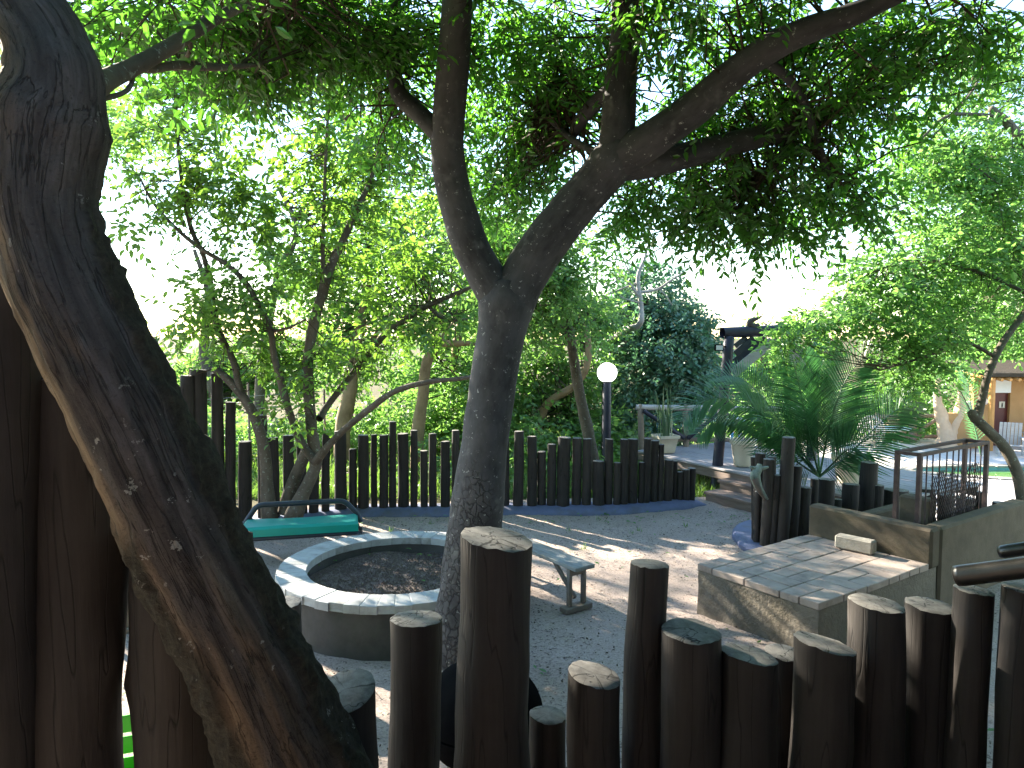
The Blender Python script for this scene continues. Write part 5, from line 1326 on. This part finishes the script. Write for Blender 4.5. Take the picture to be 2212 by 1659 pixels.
# --- sunlit wood behind the palisade
def wood_tree(label, trunk, blobs, n, leaf, mat, seed, bark='bark3', per=8, hollow=.3, name='woodland_tree', group='trees of the sunlit wood'):
    x, y, w, D = trunk[0][0]
    p = at(x, y, D); t = thing(name, label, 'tree', (p.x, D, 0), 0, group)
    an = limbs(t, trunk, bark, 10, .14, .09, seed=seed)
    crown(t, blobs, n, leaf, mat, seed + 1, an, 90, per=per, sprig=.5, droop=.4, width=.52, detail=False, rl=.016, hollow=hollow)
    return t
wood_tree('sunlit tree with an elbowed orange-brown trunk left of the forked tree', [[(898, 1040, 30, 13), (904, 930, 27, 13), (914, 850, 24, 13), (921, 785, 22, 13), (945, 748, 20, 13), (985, 742, 15, 12.8), (1030, 742, 10, 12.6)], [(950, 750, 13, 13), (955, 700, 12, 13.1), (935, 640, 11, 13.2), (900, 560, 8, 13.3), (880, 470, 5, 13.4)]],
          [blob(880, 560, 13.4, 130, 90), blob(960, 640, 13.6, 120, 70), blob(820, 660, 13.8, 110, 70), blob(990, 520, 13.5, 90, 80), blob(1000, 820, 13.9, 90, 60)], 1600, .15, 'leaf_b', 150)
wood_tree('sunlit tree with a thick pale brown trunk behind the many-stemmed tree', [[(738, 1040, 40, 13.5), (742, 920, 34, 13.5), (758, 840, 30, 13.5), (768, 760, 24, 13.6), (790, 640, 18, 13.8), (800, 520, 12, 14)], [(765, 800, 18, 13.5), (800, 740, 12, 13.8), (840, 690, 8, 14)]],
          [blob(720, 720, 14.2, 110, 70), blob(820, 780, 14.2, 100, 60), blob(780, 560, 14.2, 130, 100), blob(660, 620, 14.4, 80, 60)], 1400, .15, 'leaf_b', 160)
wood_tree('slim sunlit tree with a pale upright trunk behind the forked trunk', [[(985, 1010, 24, 15), (988, 860, 22, 15), (985, 760, 20, 15), (996, 690, 18, 15), (985, 620, 12, 15)]],
          [blob(1060, 560, 15.4, 110, 90), blob(1040, 800, 15, 90, 70), blob(960, 880, 15.2, 100, 50), blob(1120, 860, 14.8, 100, 60)], 1500, .16, 'leaf_b', 170)
wood_tree('tree with a pale curved bough arching right of the forked trunk', [[(1150, 1010, 26, 14.2), (1168, 900, 22, 14.2), (1195, 862, 18, 14), (1240, 834, 16, 13.8), (1266, 795, 15, 13.7), (1271, 745, 14, 13.7), (1262, 690, 10, 13.7)]],
          [blob(1220, 780, 14.8, 90, 60), blob(1180, 880, 14.6, 90, 60), blob(1250, 900, 14.8, 70, 60), blob(1260, 680, 14.6, 70, 60)], 1500, .15, 'leaf_b', 180, 'bark3')
wood_tree('airy hazy tree at far left beyond the wire fence', [[(470, 1000, 30, 17), (465, 860, 26, 17), (440, 760, 20, 17.2), (450, 640, 14, 17.4), (420, 540, 9, 17.5)]],
          [blob(450, 790, 18, 90, 50), blob(540, 830, 18, 100, 45), blob(420, 860, 17.6, 80, 40), blob(620, 800, 18.5, 90, 50)], 1500, .18, 'leaf_b', 190, 'bark2')
wood_tree('tall thin-crowned tree against the white sky at upper left', [[(560, 1000, 24, 16), (565, 800, 22, 16), (600, 600, 18, 16), (640, 500, 13, 16), (600, 400, 8, 16)]],
          [blob(600, 480, 16.4, 110, 70, None, .6), blob(700, 560, 16.4, 90, 60, None, .7), blob(900, 440, 16, 110, 80), blob(800, 380, 16, 110, 90, None, .7)], 800, .16, 'leaf_b', 200, 'bark2')
t_ = thing('woodland_tree', 'tree added behind the leaning trunk to shade the near sand', 'tree', (-8.6, 12.6, 0), 0, 'trees of the sunlit wood')
link('trunk', limb_mesh('trunk', [(Vector((-8.6, 12.6, -.1)), .16), (Vector((-8.5, 12.5, 2.0)), .13), (Vector((-8.2, 12.4, 4.2)), .09), (Vector((-8.0, 12.3, 6.0)), .03)], MAT['bark2'], 10, .15, .09, 6), t_, world=True)
crown(t_, [((-7.9, 12.2, 6.0), (1.4, 1.4, .7), 1.0), ((-9.2, 12.6, 6.4), (1.3, 1.3, .7), 1.0)], 1200, .15, 'leaf_b', 206, None, 0, twigs=False, per=8, sprig=.5, droop=.4, width=.52, detail=False)  # crown added and shaped to keep sun off the near sand
t_ = thing('woodland_tree', 'unseen tree added beyond the left edge, its leaves shading the near logs', 'tree', (-7.8, 9.9, 0), 0, 'trees of the sunlit wood')
link('trunk', limb_mesh('trunk', [(Vector((-7.8, 9.9, -.1)), .17), (Vector((-7.7, 9.9, 2.5)), .13), (Vector((-7.4, 9.9, 5.0)), .09), (Vector((-7.2, 9.9, 6.6)), .03)], MAT['bark2'], 10, .15, .09, 6), t_, world=True)
crown(t_, [((-8.5, 9.9, 6.2), (.75, 1.0, .7), 1.0), ((-6.2, 9.9, 6.2), (.6, .9, .6), .5), ((-7.5, 10.2, 7.4), (1.2, .9, .4), .7)], 750, .15, 'leaf_b', 207, None, 0, twigs=False, per=8, sprig=.5, droop=.4, width=.52, detail=False)  # crown added out of view to shade the near log tops
t_ = thing('woodland_tree', 'tall airy tree added by the leaning trunk to dapple the sand', 'tree', (-10.4, 17.2, 0), 0, 'trees of the sunlit wood')
link('trunk', limb_mesh('trunk', [(Vector((-10.4, 17.2, -.2)), .17), (Vector((-10.3, 17.2, 3.0)), .13), (Vector((-10.1, 17.1, 6.0)), .08), (Vector((-10.0, 17.1, 7.6)), .03)], MAT['bark2'], 10, .15, .09, 6), t_, world=True)
crown(t_, [((-10.2, 17.0, 6.9), (1.7, 1.5, .8), 1.0), ((-8.6, 17.2, 7.4), (1.2, 1.2, .6), .8), ((-11.2, 16.4, 6.2), (1.2, 1.2, .7), .8)], 1000, .15, 'leaf_b', 208, None, 0, per=8, sprig=.5, droop=.4, width=.52, detail=False)  # crown added to break up the sun patches on the sand
# dense blue-green tree behind the lamp
dt = thing('dense_tree', 'dense rounded blue-green tree behind the globe lamp and deck', 'tree', (at(1420, 900, 16).x, 16, 0))
an = limbs(dt, [[(1440, 1010, 50, 16.3), (1430, 880, 44, 16.3), (1410, 760, 34, 16.2), (1400, 650, 20, 16)], [(1420, 800, 22, 16.3), (1480, 740, 14, 16), (1520, 700, 8, 15.8)]], 'bark2', 10, .16, .1, seed=210)
crown(dt, [blob(1400, 640, 16.2, 70, 80), blob(1430, 760, 15.8, 110, 110), blob(1500, 800, 15.8, 80, 90), blob(1350, 820, 15.6, 60, 90), blob(1400, 900, 15.6, 100, 60), blob(1480, 700, 16.2, 55, 60), blob(1530, 790, 16.2, 45, 60), blob(1340, 700, 16.4, 60, 60)], 4200, .14, 'leaf_d', 211, an, 150, per=9, sprig=.42, droop=.55, width=.55, detail=False, rl=.016, hollow=.55)
# bare dead tree above it
dd = thing('dead_tree', 'bare pale dead tree with tangled twigs against the sky', 'tree', (at(1300, 900, 14.6).x, 14.6, 0))
ds = [[(1240, 1000, 22, 18), (1270, 860, 18, 17.5), (1300, 760, 15, 16.5), (1350, 715, 14, 15), (1382, 700, 13, 14.6), (1385, 660, 11, 14.6), (1378, 600, 9, 14.6), (1392, 560, 6, 14.6), (1402, 520, 3, 14.6)],
      [(1380, 640, 7, 14.6), (1350, 600, 5, 14.5), (1325, 565, 3, 14.4)], [(1382, 632, 7, 14.6), (1420, 625, 6, 14.6), (1450, 605, 5, 14.5), (1475, 590, 3, 14.5)], [(1380, 610, 5, 14.6), (1340, 625, 4, 14.7), (1305, 640, 2.5, 14.8)],
      [(1340, 600, 4, 14.5), (1310, 620, 3, 14.4), (1290, 600, 2, 14.3)], [(1382, 580, 4, 14.6), (1330, 560, 3, 14.7), (1290, 575, 2, 14.8)], [(1390, 560, 4, 14.6), (1430, 535, 3, 14.6), (1480, 525, 2, 14.6)], [(1384, 655, 4, 14.6), (1340, 640, 3, 14.6), (1300, 600, 2, 14.6)],
      [(1360, 590, 3, 14.5), (1330, 530, 2.5, 14.4), (1300, 520, 2, 14.4)], [(1420, 622, 3, 14.6), (1440, 640, 2.5, 14.6), (1452, 660, 2, 14.6)]]
limbs(dd, ds, 'barkd', 8, .08, .08, seed=230)
# far trees right of the pergola
wood_tree('far pale tree rising behind the pergola beam', [[(1640, 960, 24, 26), (1645, 860, 20, 26), (1650, 760, 12, 26), (1655, 700, 6, 26)]], [blob(1650, 720, 26, 60, 35), blob(1700, 780, 26, 90, 50), blob(1620, 800, 26, 60, 50), blob(1740, 850, 26, 100, 50), blob(1860, 870, 27, 110, 50), blob(1960, 860, 27, 90, 60)], 1700, .22, 'leaf_r', 240, 'bark2')
wood_tree('tall sunlit tree behind the ochre building', [[(2110, 940, 30, 30), (2105, 800, 26, 30), (2120, 640, 18, 30), (2130, 500, 8, 30)]], [blob(2120, 640, 30, 130, 130), blob(2010, 760, 30, 100, 80), blob(2210, 560, 30, 120, 160), blob(2200, 740, 30, 110, 60)], 2600, .26, 'leaf_r', 250, 'bark2')

# --- pale-leaved tree at the right, its trunk elbowing in from the edge
rt = thing('bent_tree', 'pale-leaved tree with a bent slim trunk at the right edge by the pool', 'tree', (at(2222, 1180, 8.4).x, 8.4, -.2))
rs = [[(2232, 1240, 32, 8.4), (2216, 1130, 28, 8.4), (2203, 1040, 25, 8.4), (2176, 975, 23, 8.4), (2142, 937, 22, 8.4), (2106, 903, 22, 8.4), (2098, 888, 16, 8.4)],
      [(2110, 905, 20, 8.4), (2122, 860, 16, 8.45), (2136, 805, 15, 8.5), (2166, 740, 14, 8.6), (2210, 680, 13, 8.7), (2260, 600, 11, 8.8), (2280, 480, 9, 8.9), (2240, 330, 7, 9.0)],
      [(2150, 770, 9, 8.55), (2080, 740, 7, 8.5), (2000, 770, 6, 8.4), (1900, 800, 4, 8.3)], [(2230, 640, 9, 8.75), (2120, 590, 7, 8.8), (1980, 560, 5, 8.7), (1880, 590, 3, 8.6)],
      [(2290, 420, 26, 9.5), (2235, 340, 24, 9.4), (2180, 270, 20, 9.3), (2140, 235, 14, 9.2)], [(2150, 250, 9, 9.2), (2050, 250, 7, 9.2), (1990, 300, 5, 9.2), (1940, 340, 3, 9.2)], [(2060, 250, 5, 9.2), (2110, 180, 4, 9.3), (2130, 120, 3, 9.4)], [(2000, 290, 5, 9.2), (2080, 340, 4, 9.1), (2160, 400, 3, 9.0)],
      [(2270, 500, 30, 11), (2215, 520, 16, 10.6), (2150, 500, 10, 10.2)]]
an = limbs(rt, rs, 'bark2', 12, .07, .06, names=['trunk'] + ['limb'] * 8, seed=260, freq=8)
rb = [blob(2130, 150, 10, 120, 120), blob(2080, 330, 9.4, 130, 100), blob(1990, 380, 9.2, 100, 90, None, .7), blob(2150, 470, 9.6, 120, 120), blob(2020, 540, 9.0, 130, 90), blob(1920, 600, 8.8, 110, 70), blob(2120, 630, 9.4, 110, 90), blob(1870, 665, 8.6, 110, 50), blob(1760, 688, 8.4, 70, 36), blob(1985, 725, 8.6, 100, 60), blob(1975, 800, 8.5, 60, 40), blob(1710, 735, 8.4, 35, 25), blob(2190, 300, 10, 90, 150)]
crown(rt, [((6.2, 4.4, 3.8), (1.6, 2.2, 1.2), 1.0), ((7.2, 6.8, 3.6), (1.6, 2.0, 1.4), 1.0)], 1800, .14, 'leaf_r', 275, None, 0, twigs=False, per=10, sprig=.5, droop=.5, width=.55, detail=False, hollow=.45)  # unseen foliage added to block sky light from the right
crown(rt, rb + [blob(2150, 580, 9.8, 100, 70), blob(2180, 700, 10, 70, 60), blob(2060, 660, 9.2, 90, 60)], 5200, .085, 'leaf_r', 270, an, 220, per=9, sprig=.32, droop=.35, width=.55, rl=.007)

# --- undergrowth that reads as one mass
th_ = [blob(x, y, D, w, h, 1.2) for x, y, D, w, h in ((420, 930, 13, 90, 40), (560, 945, 14.5, 100, 40), (700, 930, 15, 90, 45), (820, 900, 15, 100, 55), (930, 930, 14.5, 90, 45), (1050, 910, 14.5, 90, 60), (1160, 930, 14, 90, 60), (1260, 940, 14, 80, 60), (1340, 960, 14.2, 60, 40), (1290, 1000, 13, 60, 40), (1130, 1010, 12.6, 100, 40), (950, 1010, 12.4, 110, 40), (1480, 930, 17, 90, 50), (1600, 900, 19, 100, 50), (1700, 900, 21, 110, 50), (1050, 720, 17.5, 110, 80), (900, 800, 17.5, 120, 70))]
V, Q, axs = foliage(th_, 5000, .13, per=8, sprig=.42, seed=300, droop=.3, width=.55, detail=False, hollow=.2)
tag(link('undergrowth', mesh_np('undergrowth', V, Q, MAT['leaf_b'], False)), 'tangled sunlit undergrowth growing behind the back palisade', 'undergrowth', kind='stuff')
V, Q, axs = foliage([blob(2000, 945, 27, 160, 20, 2.0), blob(2090, 900, 29, 160, 40, 2.0), blob(1840, 925, 27, 160, 30, 2.0)], 1600, .18, per=8, sprig=.5, seed=310, droop=.3, width=.5, detail=False, hollow=.2)
tag(link('hedge_growth', mesh_np('hedge_growth', V, Q, MAT['leaf_r'], False)), 'bright leafy growth behind the terrace railing', 'undergrowth', kind='stuff')

tw = bpy.data.objects['pale_twin_trunk']
crown(tw, [((tw.location.x + .1, tw.location.y, TZ + 2.5), (.9, .8, .5), 1.0)], 140, .16, 'leaf_r', 320, None, 0, twigs=False, per=8, sprig=.5, droop=.7, width=.4, detail=False)
# grass beyond the palisade
r = np.random.default_rng(12); ng = 26000
x = r.uniform(-9, 3.2, ng); y = 10.6 + r.uniform(0, 1, ng) ** 1.5 * 9
h = r.uniform(.06, .24, ng); a = r.uniform(0, 6.28, ng); b = np.stack([x, y, ground_z(x, y)], -1); w = .009
sdv = np.stack([np.cos(a), np.sin(a), 0 * a], -1) * w; lean = np.stack([r.normal(0, .35, ng), r.normal(0, .35, ng), np.ones(ng)], -1) * h[:, None]
V = np.stack([b - sdv, b + sdv, b + lean * .6 + sdv * .7, b + lean * .6 - sdv * .7, b + lean + np.stack([lean[:, 0], lean[:, 1], 0 * h], -1) * .4], 1).reshape(-1, 3)
i0 = np.arange(ng)[:, None] * 5
tag(link('meadow_grass', mesh_np('meadow_grass', V, [i0 + np.array([[0, 1, 2, 3]]), i0 + np.array([[3, 2, 4]])], MAT['grass'], False)), 'rough sunlit grass beyond the back palisade', 'grass', kind='stuff')
# grass tufts and fallen leaves in the yard
r = np.random.default_rng(14); V = []; Fs = []
spots = [onz(px_, py_, .01) for px_, py_ in ((1295, 1125), (1382, 1150), (1365, 1155), (1230, 1150), (1330, 1110), (1480, 1140), (1260, 1190), (930, 1135), (845, 1150))]
mbg = MB()
for s_ in spots:
    for k in range(9):
        a = r.uniform(0, 6.28); h = r.uniform(.03, .09); e_ = Vector((math.cos(a) * h * .5, math.sin(a) * h * .5, h)); sd = Vector((-math.sin(a), math.cos(a), 0)) * .004
        p_ = s_ + Vector((r.normal(0, .02), r.normal(0, .02), .015)); mbg.poly([p_ - sd, p_ + sd, p_ + e_], [(0, 1, 2)])
tag(mbg.build('grass_tufts', MAT['grass']), 'tiny grass tufts sprouting in the courtyard sand', 'grass', kind='stuff')
mbl = MB()
def flat_leaf(p_, L_, rz, tilt=.15):
    d = Vector((math.cos(rz), math.sin(rz), tilt)); s_ = Vector((-math.sin(rz), math.cos(rz), 0)) * L_ * .24; u_ = Vector((0, 0, L_ * .07))
    mbl.poly([p_, p_ + d * L_ * .35 + s_ + u_, p_ + d * L_ * .7 + s_ * .7 + u_, p_ + d * L_, p_ + d * L_ * .7 - s_ * .7 + u_, p_ + d * L_ * .35 - s_ + u_], [(0, 1, 2, 3), (0, 3, 4, 5)])
rr = random.Random(77)
for (x_, y_) in ((800, 1190), (795, 1196), (890, 1187), (915, 1197), (935, 1199), (720, 1210), (680, 1222), (665, 1238), (910, 1253), (700, 1215)):
    flat_leaf(onz(x_, y_, .32), rr.uniform(.06, .1), rr.uniform(0, 6.28))
for k in range(230):
    x_, y_ = rr.uniform(-3.5, 3.2), (rr.uniform(4.0, 9.6) if k % 3 else rr.uniform(8.9, 9.7))
    if (x_ - pc.x) ** 2 + (y_ - pc.y) ** 2 < 1.1: continue
    flat_leaf(Vector((x_, y_, .035)), rr.uniform(.03, .075), rr.uniform(0, 6.28))
tag(mbl.build('fallen_leaves', MAT['leaf_l']), 'scattered green leaves fallen on the sand and in the fire pit', 'leaves', kind='stuff')

# --- feathery palm behind the right palisade
pb_ = at(1770, 1040, 9.6)
palm = thing('young_palm', 'young feather palm with arching fronds behind the right palisade', 'palm', (pb_.x, 9.6, -.5))
lathe([(.17, -.1), (.2, .1), (.22, .45), (.16, .62)], 14).build('trunk', MAT['bark3'] if False else MAT['twig'], palm, True)
def frond(ctrl, seed, nl_=60, ll=.66, wd=.036):
    rr_ = np.random.default_rng(seed)
    P, R = catmull(ctrl, [1] * len(ctrl), .03); m = len(P)
    T, N, Bv = frames(P)
    mb = MB(); mb.pipe(P[::3] + [P[-1]], [.016 * (1 - .85 * i / (len(P[::3]))) for i in range(len(P[::3]) + 1)], 5, False)
    nv = len(mb.v); V = []; Fs = []
    for k in range(nl_):
        f_ = .16 + .83 * k / nl_; i = min(m - 2, int(f_ * m)); p = P[i]; t = T[i]
        sd = t.cross(Vector((.15 * math.sin(seed), -.75, .66)));
        if sd.length < .15: sd = Vector((1, 0, 0)).cross(t)
        sd.normalize(); up = sd.cross(t)
        L_ = ll * (math.sin(math.pi * min(1, .18 + .8 * f_)) ** .6) * rr_.uniform(.93, 1.05)
        for s_ in (-1, 1):
            dr = (sd * s_ * .82 + t * (.55 + .3 * f_) + up * rr_.normal(.10, .03)).normalized()
            q1 = p + dr * L_ * .5; q2 = p + dr * L_ + Vector((0, 0, -.12 * L_ * rr_.uniform(.7, 1.2)))
            w = (up * .4 + t).normalized() * wd * .5; w = (w - dr * w.dot(dr))
            V += [p - w * .5, p + w * .5, q1 + w, q1 - w, q2]; b = nv + len(V) - 5
            Fs += [(b, b + 1, b + 2, b + 3), (b + 3, b + 2, b + 4)]
    mb.v += [tuple(x) for x in V]; mb.f += Fs
    return mb.build('frond', MAT['leaf_p'], palm, world=True)
fr = [  # control points (px, py, D)
    [(1770, 1030, 9.6), (1700, 950, 9.3), (1630, 885, 9.1), (1565, 860, 9.0), (1510, 872, 8.95), (1470, 912, 8.9)],
    [(1770, 1030, 9.6), (1748, 940, 9.5), (1730, 850, 9.4), (1716, 790, 9.3), (1706, 748, 9.2)],
    [(1770, 1030, 9.6), (1790, 930, 9.5), (1814, 850, 9.4), (1842, 798, 9.3), (1876, 768, 9.2), (1910, 775, 9.1)],
    [(1770, 1030, 9.6), (1830, 985, 9.5), (1880, 935, 9.4), (1930, 890, 9.3), (1975, 865, 9.2)],
    [(1770, 1030, 9.6), (1725, 1000, 9.4), (1690, 975, 9.2), (1662, 968, 9.0), (1645, 985, 8.9)],
    [(1770, 1030, 9.6), (1765, 920, 9.9), (1768, 830, 10.2), (1778, 775, 10.4), (1795, 735, 10.6)],
    [(1770, 1030, 9.6), (1700, 930, 9.9), (1640, 850, 10.2), (1585, 812, 10.5), (1535, 820, 10.7)],
    [(1770, 1030, 9.6), (1680, 940, 9.5), (1600, 900, 9.4), (1545, 905, 9.3), (1505, 940, 9.3)],
    [(1770, 1030, 9.6), (1728, 968, 9.2), (1698, 925, 8.9), (1672, 905, 8.8), (1650, 915, 8.7)],
    [(1770, 1030, 9.6), (1800, 1000, 9.3), (1825, 975, 9.1), (1850, 968, 9.0), (1870, 990, 8.9)]]
for i, c in enumerate(fr): frond([at(*q_) for q_ in c], 500 + i)
# a second palm by the bent tree
p2 = at(2120, 975, 14); palm2 = thing('small_palm', 'small dry-tipped palm behind the bent slim trunk', 'palm', (p2.x, 14, TZ))
palm_keep = palm; palm = palm2
for i, c in enumerate([[(2120, 985, 14), (2105, 920, 14), (2085, 870, 13.8), (2060, 845, 13.6), (2040, 850, 13.5)], [(2120, 985, 14), (2100, 900, 14.3), (2090, 830, 14.6), (2070, 790, 14.8)]]):
    frond([at(*q_) for q_ in c], 540 + i, 26, .34, .026)
palm = palm_keep
# cream pot beside the palm
pp = at(1838, 1020, 9.9); planter('palm_pot', 'cream pot half hidden among the palm fronds', (pp.x, 9.9, pp.z - .25), .26, .5)
